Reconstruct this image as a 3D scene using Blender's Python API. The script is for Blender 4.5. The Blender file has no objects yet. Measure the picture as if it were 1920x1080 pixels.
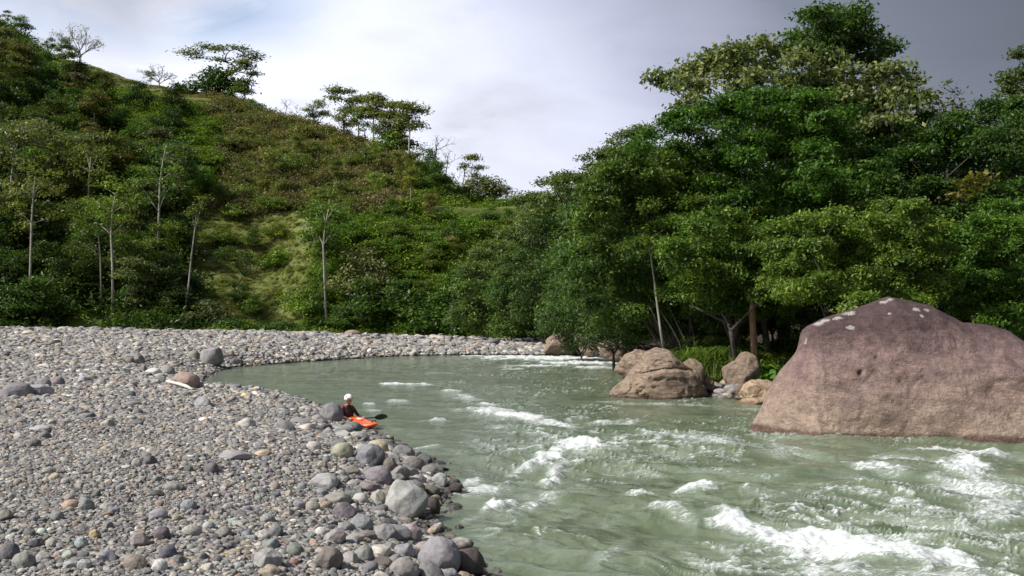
import bpy, math, random
import numpy as np
from mathutils import Vector, Matrix

# ------------------------------------------------------------------ camera, sky, sun, exposure
S = bpy.context.scene
COL = S.collection
R = math.radians
CAMZ, F, HOR = 3.0, 1867.0, 600.0
PITCH = math.atan((HOR - 540) / F)
cam_data = bpy.data.cameras.new('camera')
cam_data.lens = 35.0; cam_data.sensor_width = 36.0
cam_data.clip_start = 0.1; cam_data.clip_end = 8000
cam = bpy.data.objects.new('camera', cam_data); COL.objects.link(cam)
cam.location = (0, 0, CAMZ); cam.rotation_euler = (R(90) + PITCH, 0, 0)
S.camera = cam

SUN_DIR = Vector((-0.74, -0.36, 0.80)).normalized()       # towards the sun
SUN_EL = math.asin(SUN_DIR.z); SUN_AZ = math.atan2(SUN_DIR.x, SUN_DIR.y)
sun_d = bpy.data.lights.new('sun', 'SUN'); sun_d.energy = 4.3; sun_d.angle = R(0.6)
sun_d.color = (1.0, 0.95, 0.87)
sun = bpy.data.objects.new('sun', sun_d); COL.objects.link(sun)
sun.rotation_euler = SUN_DIR.to_track_quat('Z', 'Y').to_euler()

W = bpy.data.worlds.new('World'); S.world = W; W.use_nodes = True
nt = W.node_tree; nt.nodes.clear()
def nn(t, typ, **kw):
    n = t.nodes.new(typ)
    for k, v in kw.items(): setattr(n, k, v)
    return n
def lk(t, a, b): t.links.new(a, b)
def mth(t, op, a, b=None, c=None, clamp=False):
    n = t.nodes.new('ShaderNodeMath'); n.operation = op; n.use_clamp = clamp
    for i, v in enumerate((a, b, c)):
        if v is None: continue
        if isinstance(v, (int, float)): n.inputs[i].default_value = v
        else: t.links.new(v, n.inputs[i])
    return n.outputs[0]
def mixc(t, fac, a, b, mode='MIX'):
    n = t.nodes.new('ShaderNodeMix'); n.data_type = 'RGBA'; n.blend_type = mode
    for sock, v in ((n.inputs[0], fac), (n.inputs[6], a), (n.inputs[7], b)):
        if isinstance(v, (int, float)): sock.default_value = v
        elif isinstance(v, tuple): sock.default_value = (*v[:3], 1)
        else: t.links.new(v, sock)
    return n.outputs[2]
def ramp(t, fac, stops, interp='LINEAR'):
    n = t.nodes.new('ShaderNodeValToRGB'); r = n.color_ramp; r.interpolation = interp
    while len(r.elements) > 1: r.elements.remove(r.elements[-1])
    for i, (p, c) in enumerate(stops):
        e = r.elements[0] if i == 0 else r.elements.new(p)
        e.position = p; e.color = (c, c, c, 1) if isinstance(c, (int, float)) else (*c[:3], 1)
    if fac is not None: t.links.new(fac, n.inputs[0])
    return n.outputs[0]
def noise(t, vec, scale, detail=4, rough=0.55, dist=0.0):
    n = t.nodes.new('ShaderNodeTexNoise')
    n.inputs['Scale'].default_value = scale; n.inputs['Detail'].default_value = detail
    n.inputs['Roughness'].default_value = rough; n.inputs['Distortion'].default_value = dist
    if vec is not None: t.links.new(vec, n.inputs['Vector'])
    return n.outputs[0]
tc = nn(nt, 'ShaderNodeTexCoord')
sky = nn(nt, 'ShaderNodeTexSky', sky_type='NISHITA', sun_disc=False)
sky.sun_elevation = SUN_EL; sky.sun_rotation = SUN_AZ; sky.air_density = 1.0; sky.dust_density = 1.5
sep = nn(nt, 'ShaderNodeSeparateXYZ'); lk(nt, tc.outputs['Generated'], sep.inputs[0])
X_, Z_ = sep.outputs[0], sep.outputs[2]
mp = nn(nt, 'ShaderNodeMapping'); mp.inputs['Scale'].default_value = (1, 1, 2.6)
lk(nt, tc.outputs['Generated'], mp.inputs[0])
n1 = noise(nt, mp.outputs[0], 2.2, 6, 0.5, 0.3)
n2 = noise(nt, mp.outputs[0], 5.5, 6, 0.5, 0.4)
nmix = mth(nt, 'ADD', mth(nt, 'MULTIPLY', n1, 0.6), mth(nt, 'MULTIPLY', n2, 0.4))
# heavy grey rain cloud standing to the right, thin bright cloud to the left
dk = mth(nt, 'ADD', mth(nt, 'ADD', X_, mth(nt, 'MULTIPLY', Z_, 0.85)), mth(nt, 'MULTIPLY', mth(nt, 'SUBTRACT', nmix, 0.5), 0.95))
dark = ramp(nt, dk, [(0.10, (7.5, 7.8, 9.0)), (0.28, (6.1, 6.4, 7.8)), (0.40, (3.9, 4.1, 5.3)), (0.53, (2.0, 2.25, 2.85)), (0.72, (1.12, 1.32, 1.72))])
streak = ramp(nt, nmix, [(0.36, 0.60), (0.47, 0.90), (0.58, 1.18)])
cloud = mixc(nt, 1.0, dark, streak, 'MULTIPLY')
cover = ramp(nt, mth(nt, 'ADD', noise(nt, mp.outputs[0], 3.1, 5, 0.5, 0.6), ramp(nt, X_, [(0.0, 0.0), (0.75, 0.0), (1.0, 0.0)])), [(0.39, 0.30), (0.50, 1.0)])
clear = mth(nt, 'MULTIPLY', ramp(nt, mth(nt, 'ADD', X_, 0.5), [(0.0, 0.0), (0.10, 1.0), (0.22, 1.0), (0.36, 0.0)]), ramp(nt, Z_, [(0.235, 0.0), (0.285, 1.0)]))
cover = mth(nt, 'SUBTRACT', 1.0, mth(nt, 'MULTIPLY', clear, ramp(nt, n2, [(0.38, 0.0), (0.55, 0.85)])))
skyc = mixc(nt, cover, mixc(nt, 1.0, sky.outputs[0], (1.0, 1.15, 1.25), 'MULTIPLY'), cloud)
low = ramp(nt, Z_, [(0.0, 0.0), (0.01, 1.0)])
skyc = mixc(nt, low, (0.8, 0.85, 0.7), skyc)
bg = nn(nt, 'ShaderNodeBackground'); bg.inputs[1].default_value = 0.1
wo = nn(nt, 'ShaderNodeOutputWorld'); lk(nt, skyc, bg.inputs[0]); lk(nt, bg.outputs[0], wo.inputs[0])

S.view_settings.view_transform = 'Standard'; S.view_settings.look = 'None'
S.view_settings.exposure = 0.28; S.view_settings.gamma = 1.0
cy = S.cycles
cy.max_bounces = 5; cy.diffuse_bounces = 2; cy.glossy_bounces = 2; cy.transmission_bounces = 3
cy.transparent_max_bounces = 4; cy.caustics_reflective = False; cy.caustics_refractive = False
cy.use_denoising = True; cy.sample_clamp_indirect = 4.0

# ------------------------------------------------------------------ small maths
rng = np.random.default_rng(7)
random.seed(7)
sa, ca = math.sin(PITCH), math.cos(PITCH)
def ray(px, py):
    u = (px - 960) / F; v = (540 - py) / F
    y = ca - v * sa; return u / y, (sa + v * ca) / y           # x/y and (z-CAMZ)/y
def P(px, py, d):
    a, b = ray(px, py); return np.array((a * d, d, CAMZ + b * d))
def G(px, py, z=0.0):
    a, b = ray(px, py); d = (z - CAMZ) / b; return np.array((a * d, d, z))
def to_px(x, y, z):
    a = x / y; b = (z - CAMZ) / y
    k = ca + b * sa
    return 960 + F * a / k, 540 - F * (b * ca - sa) / k
def _h(ix, iy, iz, s):
    n = (ix * 374761393 + iy * 668265263 + iz * 2147483647 + s * 1274126177) & 0xFFFFFFFF
    n = ((n ^ (n >> 13)) * 1274126177) & 0xFFFFFFFF
    n = ((n ^ (n >> 16)) * 2246822519) & 0xFFFFFFFF
    return ((n ^ (n >> 15)) & 0xFFFFFF) / float(0xFFFFFF)
def vn(x, y, z=0.0, s=0):
    x, y, z = np.broadcast_arrays(np.asarray(x, float), np.asarray(y, float), np.asarray(z, float))
    ix, iy, iz = np.floor(x).astype(np.int64), np.floor(y).astype(np.int64), np.floor(z).astype(np.int64)
    fx, fy, fz = x - ix, y - iy, z - iz
    fx, fy, fz = fx * fx * (3 - 2 * fx), fy * fy * (3 - 2 * fy), fz * fz * (3 - 2 * fz)
    r = 0
    for dx in (0, 1):
        for dy in (0, 1):
            for dz in (0, 1):
                w = (fx if dx else 1 - fx) * (fy if dy else 1 - fy) * (fz if dz else 1 - fz)
                r = r + w * _h(ix + dx, iy + dy, iz + dz, s)
    return r
def fbm(x, y, z=0.0, o=4, s=0):
    r = 0; a = 0.5; t = 0
    for i in range(o):
        r = r + a * vn(np.asarray(x) * 2 ** i, np.asarray(y) * 2 ** i, np.asarray(z) * 2 ** i, s + i * 17); t += a; a *= 0.5
    return r / t
def sst(a, b, x):
    t = np.clip((x - a) / (b - a), 0, 1); return t * t * (3 - 2 * t)
def sdist(poly, x, y):                                        # signed distance to polygon, + inside
    x = np.asarray(x, float); y = np.asarray(y, float)
    d = np.full(x.shape, 1e9); ins = np.zeros(x.shape, bool); n = len(poly)
    for i in range(n):
        ax, ay = poly[i]; bx, by = poly[(i + 1) % n]
        ex, ey = bx - ax, by - ay
        t = np.clip(((x - ax) * ex + (y - ay) * ey) / (ex * ex + ey * ey), 0, 1)
        d = np.minimum(d, np.hypot(x - ax - t * ex, y - ay - t * ey))
        c = ((ay > y) != (by > y)) & (x < (bx - ax) * (y - ay) / ((by - ay) if by != ay else 1e-9) + ax)
        ins ^= c
    return np.where(ins, d, -d)

# ------------------------------------------------------------------ meshes
class MB:
    def __init__(s): s.v = []; s.q = []; s.t = []; s.n = 0; s.c = []
    def add(s, v, q=None, t=None):
        v = np.asarray(v, float).reshape(-1, 3)
        if q is not None and len(q): s.q.append(np.asarray(q, np.int64).reshape(-1, 4) + s.n)
        if t is not None and len(t): s.t.append(np.asarray(t, np.int64).reshape(-1, 3) + s.n)
        s.v.append(v); s.n += len(v)
    def tube(s, pts, rad, k=6):
        pts = np.asarray(pts, float); n = len(pts)
        rad = np.broadcast_to(np.asarray(rad, float), (n,))
        tg = np.gradient(pts, axis=0); tg /= np.linalg.norm(tg, axis=1)[:, None] + 1e-9
        ref = np.array((0, 0, 1.0)) if abs(tg[0][2]) < 0.9 else np.array((1.0, 0, 0))
        a = np.cross(tg, ref); a /= np.linalg.norm(a, axis=1)[:, None] + 1e-9
        b = np.cross(tg, a)
        th = np.arange(k) / k * 2 * np.pi
        ring = pts[:, None] + rad[:, None, None] * (np.cos(th)[None, :, None] * a[:, None] + np.sin(th)[None, :, None] * b[:, None])
        i = np.arange(n - 1)[:, None] * k; j = np.arange(k)[None]; j2 = (j + 1) % k
        q = np.stack([i + j, i + j2, i + k + j2, i + k + j], -1).reshape(-1, 4)
        t = [(0, c + 1, c) for c in range(1, k - 1)] + [((n - 1) * k, (n - 1) * k + c, (n - 1) * k + c + 1) for c in range(1, k - 1)]
        s.add(ring.reshape(-1, 3), q, t)
    def mesh(s, name, mat=None, smooth=True):
        me = bpy.data.meshes.new(name)
        v = np.concatenate(s.v); me.vertices.add(len(v)); me.vertices.foreach_set('co', v.astype(np.float32).ravel())
        q = np.concatenate(s.q) if s.q else np.zeros((0, 4), int); t = np.concatenate(s.t) if s.t else np.zeros((0, 3), int)
        nl = len(q) * 4 + len(t) * 3
        me.loops.add(nl); me.loops.foreach_set('vertex_index', np.concatenate([q.ravel(), t.ravel()]).astype(np.int32))
        st = np.concatenate([np.arange(len(q)) * 4, len(q) * 4 + np.arange(len(t)) * 3]).astype(np.int32)
        me.polygons.add(len(st)); me.polygons.foreach_set('loop_start', st)
        me.polygons.foreach_set('use_smooth', np.full(len(st), smooth))
        me.update(calc_edges=True); me.validate()
        if mat: me.materials.append(mat)
        return me
def vcol(me, name, arr):
    a = me.attributes.new(name, 'FLOAT_COLOR', 'POINT')
    c = np.ones((len(me.vertices), 4), np.float32); c[:, :3] = arr; a.data.foreach_set('color', c.ravel())
def vflt(me, name, arr):
    a = me.attributes.new(name, 'FLOAT', 'POINT'); a.data.foreach_set('value', np.asarray(arr, np.float32))
def gridmesh(name, X, Y, Z, mat, wrap=False):
    n, m = X.shape; i = np.arange(n - 1)[:, None] * m; j = np.arange(m - 1)[None]
    q = np.stack([i + j, i + j + 1, i + m + j + 1, i + m + j], -1).reshape(-1, 4)
    b = MB(); b.add(np.stack([X, Y, Z], -1), q); return b.mesh(name, mat)
def link(name, me, parent=None, loc=None, rot=None, scale=None, color=None):
    o = bpy.data.objects.new(name, me); COL.objects.link(o)
    if parent: o.parent = parent
    if loc is not None: o.location = loc
    if rot is not None: o.rotation_euler = rot
    if scale is not None: o.scale = scale if hasattr(scale, '__len__') else (scale,) * 3
    if color is not None: o.color = (*color, 1)
    return o
def tag(o, label=None, cat=None, group=None, kind=None):
    for k, v in (('label', label), ('category', cat), ('group', group), ('kind', kind)):
        if v: o[k] = v
    return o

# ------------------------------------------------------------------ materials
def mat(name):
    m = bpy.data.materials.new(name); m.use_nodes = True; t = m.node_tree; t.nodes.clear()
    o = t.nodes.new('ShaderNodeOutputMaterial'); b = t.nodes.new('ShaderNodeBsdfPrincipled')
    t.links.new(b.outputs[0], o.inputs[0]); return m, t, b, o
def plain(name, c, rough=0.5, spec=0.5):
    m, t, b, o = mat(name); tcn = nn(t, 'ShaderNodeTexCoord')
    n = noise(t, tcn.outputs['Object'], 9, 3)
    lk(t, mixc(t, 1.0, c, ramp(t, n, [(0.3, 0.85), (0.7, 1.12)]), 'MULTIPLY'), b.inputs['Base Color'])
    b.inputs['Roughness'].default_value = rough; b.inputs['Specular IOR Level'].default_value = spec
    return m
def bump(t, b, h, strength, dist):
    n = nn(t, 'ShaderNodeBump'); n.inputs['Strength'].default_value = strength; n.inputs['Distance'].default_value = dist
    lk(t, h, n.inputs['Height']); lk(t, n.outputs[0], b.inputs['Normal']); return n

def leaf_mat(name='leaf', transl=0.36, gloss=0.42):
    m, t, b, o = mat(name)
    oi = nn(t, 'ShaderNodeObjectInfo'); g = nn(t, 'ShaderNodeNewGeometry'); tcn = nn(t, 'ShaderNodeTexCoord')
    r = g.outputs['Random Per Island']
    v = ramp(t, r, [(0.0, (0.6, 0.7, 0.65)), (0.45, (1.1, 1.15, 1.0)), (0.8, (1.6, 1.5, 1.15)), (0.96, (1.9, 1.85, 1.4)), (1.0, (2.1, 1.9, 1.3))])
    big = ramp(t, noise(t, tcn.outputs['Object'], 0.45, 3), [(0.32, (0.62, 0.68, 0.66)), (0.66, (1.42, 1.30, 1.15))])
    c = mixc(t, 1.0, mixc(t, 1.0, oi.outputs['Color'], v, 'MULTIPLY'), big, 'MULTIPLY')
    rv = ramp(t, oi.outputs['Random'], [(0, 0.82), (1, 1.18)])
    c = mixc(t, 1.0, c, rv, 'MULTIPLY')
    lk(t, c, b.inputs['Base Color']); b.inputs['Roughness'].default_value = gloss
    b.inputs['Specular IOR Level'].default_value = 0.30
    tr = nn(t, 'ShaderNodeBsdfTranslucent'); lk(t, mixc(t, 1.0, c, (1.1, 1.35, 0.5), 'MULTIPLY'), tr.inputs[0])
    mx = nn(t, 'ShaderNodeMixShader'); mx.inputs[0].default_value = transl
    lk(t, b.outputs[0], mx.inputs[1]); lk(t, tr.outputs[0], mx.inputs[2]); lk(t, mx.outputs[0], o.inputs[0])
    return m
M_LEAF = leaf_mat()
def bark_mat(name, c1, c2):
    m, t, b, o = mat(name); tcn = nn(t, 'ShaderNodeTexCoord')
    mpn = nn(t, 'ShaderNodeMapping'); mpn.inputs['Scale'].default_value = (6, 6, 1.2); lk(t, tcn.outputs['Object'], mpn.inputs[0])
    n = noise(t, mpn.outputs[0], 1.5, 6)
    lk(t, ramp(t, n, [(0.35, c1), (0.65, c2)]), b.inputs['Base Color']); b.inputs['Roughness'].default_value = 0.85
    bump(t, b, n, 0.6, 0.05); return m
M_BARK = bark_mat('bark', (0.028, 0.022, 0.016), (0.085, 0.07, 0.052))
M_PALE = bark_mat('pale_bark', (0.19, 0.175, 0.145), (0.40, 0.37, 0.32))

def stone_mat(name, use_random):
    m, t, b, o = mat(name); oi = nn(t, 'ShaderNodeObjectInfo'); tcn = nn(t, 'ShaderNodeTexCoord')
    if use_random:
        r = oi.outputs['Random']
        c = ramp(t, r, [(0.0, (0.25, 0.25, 0.25)), (0.20, (0.32, 0.315, 0.31)), (0.38, (0.22, 0.225, 0.24)), (0.50, (0.37, 0.355, 0.335)),
                        (0.62, (0.30, 0.265, 0.255)), (0.70, (0.40, 0.35, 0.28)), (0.76, (0.17, 0.17, 0.175)), (0.86, (0.46, 0.44, 0.41)),
                        (0.90, (0.33, 0.245, 0.20)), (0.93, (0.38, 0.32, 0.23)), (0.955, (0.64, 0.62, 0.58)), (0.98, (0.28, 0.30, 0.27))], 'CONSTANT')
        r2 = mth(t, 'FRACT', mth(t, 'MULTIPLY', r, 97.31))
        c = mixc(t, 1.0, c, ramp(t, r2, [(0, (0.66, .65, .63)), (1, (1.42, 1.38, 1.31))]), 'MULTIPLY')
    else: c = oi.outputs['Color']
    add = nn(t, 'ShaderNodeVectorMath', operation='ADD'); lk(t, tcn.outputs['Object'], add.inputs[0])
    mul = nn(t, 'ShaderNodeVectorMath', operation='SCALE'); mul.inputs[0].default_value = (31, 17, 23); lk(t, oi.outputs['Random'], mul.inputs[3])
    lk(t, mul.outputs[0], add.inputs[1])
    n = noise(t, add.outputs[0], 2.5, 6, 0.6); fine = noise(t, add.outputs[0], 22, 3, 0.6)
    c = mixc(t, 1.0, c, ramp(t, n, [(0.3, (0.72, 0.70, 0.68)), (0.5, (1, 1, 1)), (0.7, (1.2, 1.19, 1.16))]), 'MULTIPLY')
    c = mixc(t, 1.0, c, ramp(t, fine, [(0.3, 0.82), (0.7, 1.14)]), 'MULTIPLY')
    # stones standing in the river are wet and dark up to the splash line
    g = nn(t, 'ShaderNodeNewGeometry'); sp = nn(t, 'ShaderNodeSeparateXYZ'); lk(t, g.outputs['Position'], sp.inputs[0])
    wet = ramp(t, mth(t, 'ADD', sp.outputs[2], mth(t, 'MULTIPLY', mth(t, 'SUBTRACT', n, 0.5), 0.25)), [(0.06, 1.0), (0.16, 0.0)])
    c = mixc(t, wet, c, mixc(t, 1.0, c, (0.36, 0.32, 0.30), 'MULTIPLY'))
    lk(t, c, b.inputs['Base Color'])
    lk(t, ramp(t, wet, [(0, 0.78), (1, 0.25)]), b.inputs['Roughness']); b.inputs['Specular IOR Level'].default_value = 0.35
    bump(t, b, mth(t, 'ADD', n, mth(t, 'MULTIPLY', fine, 0.35)), 0.45, 0.06)
    return m
M_STONE = stone_mat('river_stone', False); M_PEB = stone_mat('pebble_mix', True)
def vc_mat(name, attr, rough=0.9, nscale=1.2, bscale=3.0, bstr=0.7, bd=0.3):
    m, t, b, o = mat(name); a = nn(t, 'ShaderNodeAttribute', attribute_name=attr); tcn = nn(t, 'ShaderNodeTexCoord')
    n = noise(t, tcn.outputs['Object'], nscale, 8, 0.65); n2 = noise(t, tcn.outputs['Object'], bscale, 6, 0.7)
    c = mixc(t, 1.0, a.outputs['Color'], ramp(t, n, [(0.3, 0.6), (0.5, 1.0), (0.7, 1.35)]), 'MULTIPLY')
    lk(t, c, b.inputs['Base Color']); b.inputs['Roughness'].default_value = rough; b.inputs['Specular IOR Level'].default_value = 0.2
    bump(t, b, n2, bstr, bd); return m
# ------------------------------------------------------------------ ground (river bed, gravel bar, right bank) in one sheet
shore_px = [(905, 1080), (825, 1010), (800, 975), (818, 945), (850, 918), (800, 872), (745, 845), (700, 815), (660, 795), (625, 775),
            (560, 752), (500, 748), (455, 748), (400, 742), (374, 730), (372, 712), (400, 697), (440, 688), (560, 679), (740, 668), (900, 665), (1050, 666), (1148, 666)]
shore = [tuple(G(x, y)[:2]) for x, y in shore_px]
BAR = [(1.5, -8), (1.0, 4), (0.3, 8.5)] + shore + [tuple(P(1150, 650, 100)[:2]), tuple(P(1130, 650, 118)[:2]), tuple(P(600, 650, 128)[:2]), tuple(P(-300, 650, 128)[:2]), (-160, 100), (-80, -8)]
bank_px = [(1148, 662), (1158, 672), (1170, 690), (1215, 712), (1320, 738), (1395, 752), (1440, 752), (1540, 735), (1750, 728), (2100, 735)]
BANK = [tuple(G(x, y)[:2]) for x, y in bank_px] + [(60, 30), (140, 40), (160, 160), (10, 165), tuple(P(1000, 650, 120)[:2]), tuple(P(1130, 650, 104)[:2])]
def barz(x, y):
    x = np.asarray(x, float); y = np.asarray(y, float)
    d = sdist(BAR, x, y)
    px = 960 + F * x / np.maximum(y, 1)
    far = np.interp(px, [0, 500, 900, 1100, 1160], [1.95, 1.5, 0.85, 0.45, 0.25])
    H = 1.38 + (far - 1.38) * sst(34, 95, y)
    up = H * (1 - np.exp(-np.maximum(d, 0) / 2.6)) * (0.75 + 0.25 * sst(0, 25, d))
    up += np.where(d > 0, (fbm(x / 3.0, y / 3.0, 0, 3, 5) - 0.5) * 0.28 * sst(0, 3, d), 0)
    dn = np.maximum(-1.3, 0.28 * d)
    return np.where(d > 0, up, dn), d
def bankz(x, y):
    d = sdist(BANK, x, y)
    up = 0.9 * (1 - np.exp(-np.maximum(d, 0) / 3.0)) + 0.04 * np.clip(d, 0, 60) + .30 * np.clip(d - 13, 0, 26) + (fbm(np.asarray(x) / 2, np.asarray(y) / 2, 0, 3, 9) - 0.5) * 0.5 * sst(0, 3, d)
    return np.where(d > 0, up, np.maximum(-1.3, 0.35 * d)), d
def groundz(x, y):
    a, da = barz(x, y); b, db = bankz(x, y)
    return np.maximum(a, b)
def GT(px, py, dmin=3.0, dmax=128.0):                         # where the line of sight meets the ground
    a, b = ray(px, py); d = np.geomspace(dmin, dmax, 900)
    z = CAMZ + b * d; g = groundz(a * d, d); i = np.argmax(z < g)
    if not (z < g).any(): i = len(d) - 1
    return np.array((a * d[i], d[i], g[i]))

az = np.concatenate([np.linspace(-180, -45, 30)[:-1], np.linspace(-45, 45, 330), np.linspace(45, 180, 30)[1:]])
rr = np.concatenate([np.geomspace(0.3, 6, 14)[:-1], np.geomspace(6, 140, 230)[:-1], np.geomspace(140, 3500, 22)])
A, RR = np.meshgrid(np.radians(az), rr, indexing='ij')
GX, GY = np.sin(A) * RR, np.cos(A) * RR
za, da = barz(GX, GY); zb, db = bankz(GX, GY)
GZ = np.maximum(za, zb)
M_GROUND = vc_mat('gravel_ground', 'tint', 0.92, 5.0, 14.0, 0.9, 0.12)
me = gridmesh('ground', GX, GY, GZ, M_GROUND)
tint = np.where((za >= zb)[..., None], np.array((0.115, 0.105, 0.095)), np.array((0.055, 0.045, 0.03)))
tint = np.where((GZ < 0.05)[..., None], np.array((0.07, 0.065, 0.05)), tint)
tint = np.where((RR > 131)[..., None], np.array((0.04, 0.06, 0.02)), tint)
vcol(me, 'tint', tint.reshape(-1, 3))
tag(link('ground', me), kind='structure')

# ------------------------------------------------------------------ river water with waves and foam
Fp = []   # foam patches: px, py, rx, ry (in photo pixels on the water plane), tilt, strength
def fp(*a): Fp.append(a)
fp(940, 776, 52, 7, 0.10, 1.15); fp(985, 784, 45, 7, 0.2, 1.1); fp(1045, 798, 38, 6, 0.2, 1.0); fp(930, 803, 30, 4, 0, .8)
fp(1103, 836, 68, 9, -0.02, 1.3); fp(1037, 855, 34, 10, -0.35, 1.1); fp(990, 873, 30, 7, -0.3, 1.0); fp(1042, 888, 26, 13, -0.7, 1.0)
fp(1176, 796, 30, 2.5, -0.1, .75); fp(1130, 792, 28, 2, 0, .8); fp(1190, 880, 50, 4, 0, .55)
fp(1302, 919, 46, 7, 0, 1.15); fp(1190, 921, 34, 2.5, 0.05, .8); fp(1798, 847, 88, 4, 0.02, 1.15); fp(1818, 877, 44, 12, 0.12, 1.3)
fp(1660, 884, 60, 9, .05, .85); fp(1700, 861, 90, 5, .05, .75); fp(1560, 872, 60, 6, .05, .6); fp(1246, 962, 45, 6, .3, .75)
fp(915, 919, 45, 9, -.1, .95); fp(925, 956, 45, 8, -.35, .95); fp(1005, 944, 48, 8, -.3, .75); fp(880, 905, 30, 5, -.2, .8)
fp(1390, 988, 50, 14, .35, 1.35); fp(1450, 1005, 60, 20, .2, 1.35); fp(1540, 1022, 75, 22, .25, 1.3); fp(1640, 1042, 90, 20, .22, 1.15)
fp(1760, 1064, 100, 18, .25, 1.2); fp(1560, 1062, 120, 14, .15, .85); fp(1500, 1040, 40, 18, .8, 1.0); fp(1700, 1085, 180, 14, .1, .8)
fp(1158, 1030, 14, 26, 0, .6); fp(1140, 1052, 30, 10, -.4, .55); fp(1050, 672, 115, 4, 0, 1.5); fp(1085, 681, 75, 3, 0, 1.4); fp(950, 669, 70, 1.6, 0, 1.3); fp(1000, 687, 60, 1.6, 0, 1.0); fp(1120, 690, 40, 2, 0, 1.1)
fp(1826, 916, 110, 20, .1, .8); fp(1880, 948, 70, 22, .1, .85); fp(1357, 828, 100, 7, .08, .68); fp(1450, 842, 90, 10, .1, .65); fp(1400, 895, 90, 6, .1, .55)
fp(700, 770, 18, 1.5, 0, .9); fp(690, 760, 14, 1.2, 0, 1.0); fp(820, 790, 30, 1.5, 0, .9); fp(905, 758, 26, 1.8, .1, 1.0); fp(845, 735, 24, 1.4, 0, .9); fp(960, 725, 30, 1.2, 0, .7); fp(1010, 815, 22, 2, .1, 1); fp(800, 840, 24, 2, -.1, .8); fp(950, 905, 26, 3, -.3, .9); fp(760, 722, 42, 2.5, 0, 1.1); fp(740, 752, 22, 2.5, 0, .75); fp(870, 744, 30, 5, .1, .8); fp(960, 692, 22, 2, 0, .85); fp(835, 700, 40, 1.5, 0, .6)
fp(1090, 858, 30, 4, 0, .6); fp(1620, 905, 60, 8, .1, .62); fp(1740, 985, 120, 10, .1, .55); fp(1480, 935, 80, 6, .1, .5); fp(1090, 905, 25, 4, 0, .5)
fp(860, 770, 35, 3, 0, .55); fp(900, 838, 30, 3, 0, .5); fp(1230, 848, 60, 5, .05, .5); fp(1880, 1010, 80, 10, .1, .6)
fp(830, 925, 26, 5, 0, .8); fp(806, 985, 12, 6, 0, .6); fp(1235, 758, 95, 2.0, 0.03, .75); fp(1390, 766, 60, 1.6, .06, .6); fp(1500, 820, 110, 1.5, .04, .5)
uu = np.linspace(-0.62, 0.68, 1000); iv = np.linspace(1 / 6.5, 1 / 118, 640)
U, IV = np.meshgrid(uu, iv, indexing='ij'); WY = 1 / IV; WX = U * WY
Wpx, Wpy = to_px(WX, WY, 0 * WX)
wx, wy = WX + 0.8 * (fbm(WX / 2.5, WY / 2.5, 0, 2, 40) - .5), WY + 1.6 * (fbm(WX / 2.5, WY / 2.5, 0, 2, 41) - .5)
rap = sst(640, 1050, Wpx) * sst(730, 850, Wpy)                # how rough the water is: lively to the right and near
rap = np.maximum(rap, 0.32)
# flow runs right and slightly towards the viewer: stretch the noise along it
ca_, sn_ = math.cos(-0.55), math.sin(-0.55)
FU, FV = wx * ca_ + wy * sn_, -wx * sn_ + wy * ca_
w1 = fbm(FU / 1.9, FV / 0.95, 0, 4, 50) - .5
w2 = 1 - np.abs(2 * fbm(FU / 1.1 + 7, FV / 0.55, 0, 3, 60) - 1)
w3 = fbm(FU / 0.32, FV / 0.17, 0, 2, 70) - .5
WZ = rap * (0.40 * w1 + 0.17 * (w2 - .7)) + (0.010 + 0.020 * rap) * w3
foam = np.zeros_like(WX)
wob = (fbm(WX / .55, WY / .7, 0, 4, 80) - .5); wob2 = fbm(FU / .5, FV / .14, 0, 3, 81) - .5
for (px, py, rx, ry, tl, stg) in Fp:
    dx, dy = Wpx - px, Wpy - py
    a = (dx * math.cos(tl) + dy * math.sin(tl)) / rx; b = (-dx * math.sin(tl) + dy * math.cos(tl)) / ry
    e = np.sqrt(a * a + b * b); foam = np.maximum(foam, stg * (1 - sst(0.1, 1.9, e + wob * 1.9 + wob2 * 1.0)))
streak = fbm(FU / 1.0, FV / 0.16, 0, 4, 90); thin = 1 - np.abs(2 * fbm(FU / 1.3, FV / .42, 0, 4, 95) - 1)
foam_bg = sst(0.86, 0.985, thin) * 0.8 * sst(.36, .56, fbm(WX / 3.2, WY / 5.0, 0, 3, 99)) * sst(0.25, .8, rap + .2 * sst(880, 1000, Wpx))
thin2 = 1 - np.abs(2 * fbm(FU / .5 + 9, FV / .22, 0, 4, 195) - 1); foam_bg = np.maximum(foam_bg, sst(.86, .98, thin2) * .7 * sst(.47, .6, fbm(WX / 1.6, WY / 3, 0, 3, 199)) * sst(700, 900, Wpx))
foam_bg = np.maximum(foam_bg, sst(.62, .74, streak) * .5 * rap * sst(1100, 1600, Wpx))
foam_bg *= 1 - .7 * sst(985, 1040, Wpy) * (1 - sst(1150, 1350, Wpx))
foam = np.clip(np.maximum(foam, foam_bg), 0, 1.4)
lump = fbm(WX / .16, WY / .2, 0, 3, 83)
WZ = WZ + 0.11 * sst(.3, 1.3, foam) * (0.3 + 1.3 * lump) * (1 + 0.0 * WX)
WZ = WZ * sst(112, 70, WY) * 1.0
shl = np.maximum(sdist(BAR, WX, WY), sdist(BANK, WX, WY)); WZ = WZ * (0.25 + 0.75 * sst(0.2, -1.2, shl))
keep = sdist([tuple(p) for p in BAR], WX, WY) < 2.0
m, t, b, o = mat('river_water'); tcn = nn(t, 'ShaderNodeTexCoord'); a = nn(t, 'ShaderNodeAttribute', attribute_name='foam')
mpn = nn(t, 'ShaderNodeMapping'); mpn.inputs['Rotation'].default_value = (0, 0, 0.55); mpn.inputs['Scale'].default_value = (1, 2.0, 1)
lk(t, tcn.outputs['Object'], mpn.inputs[0])
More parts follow.
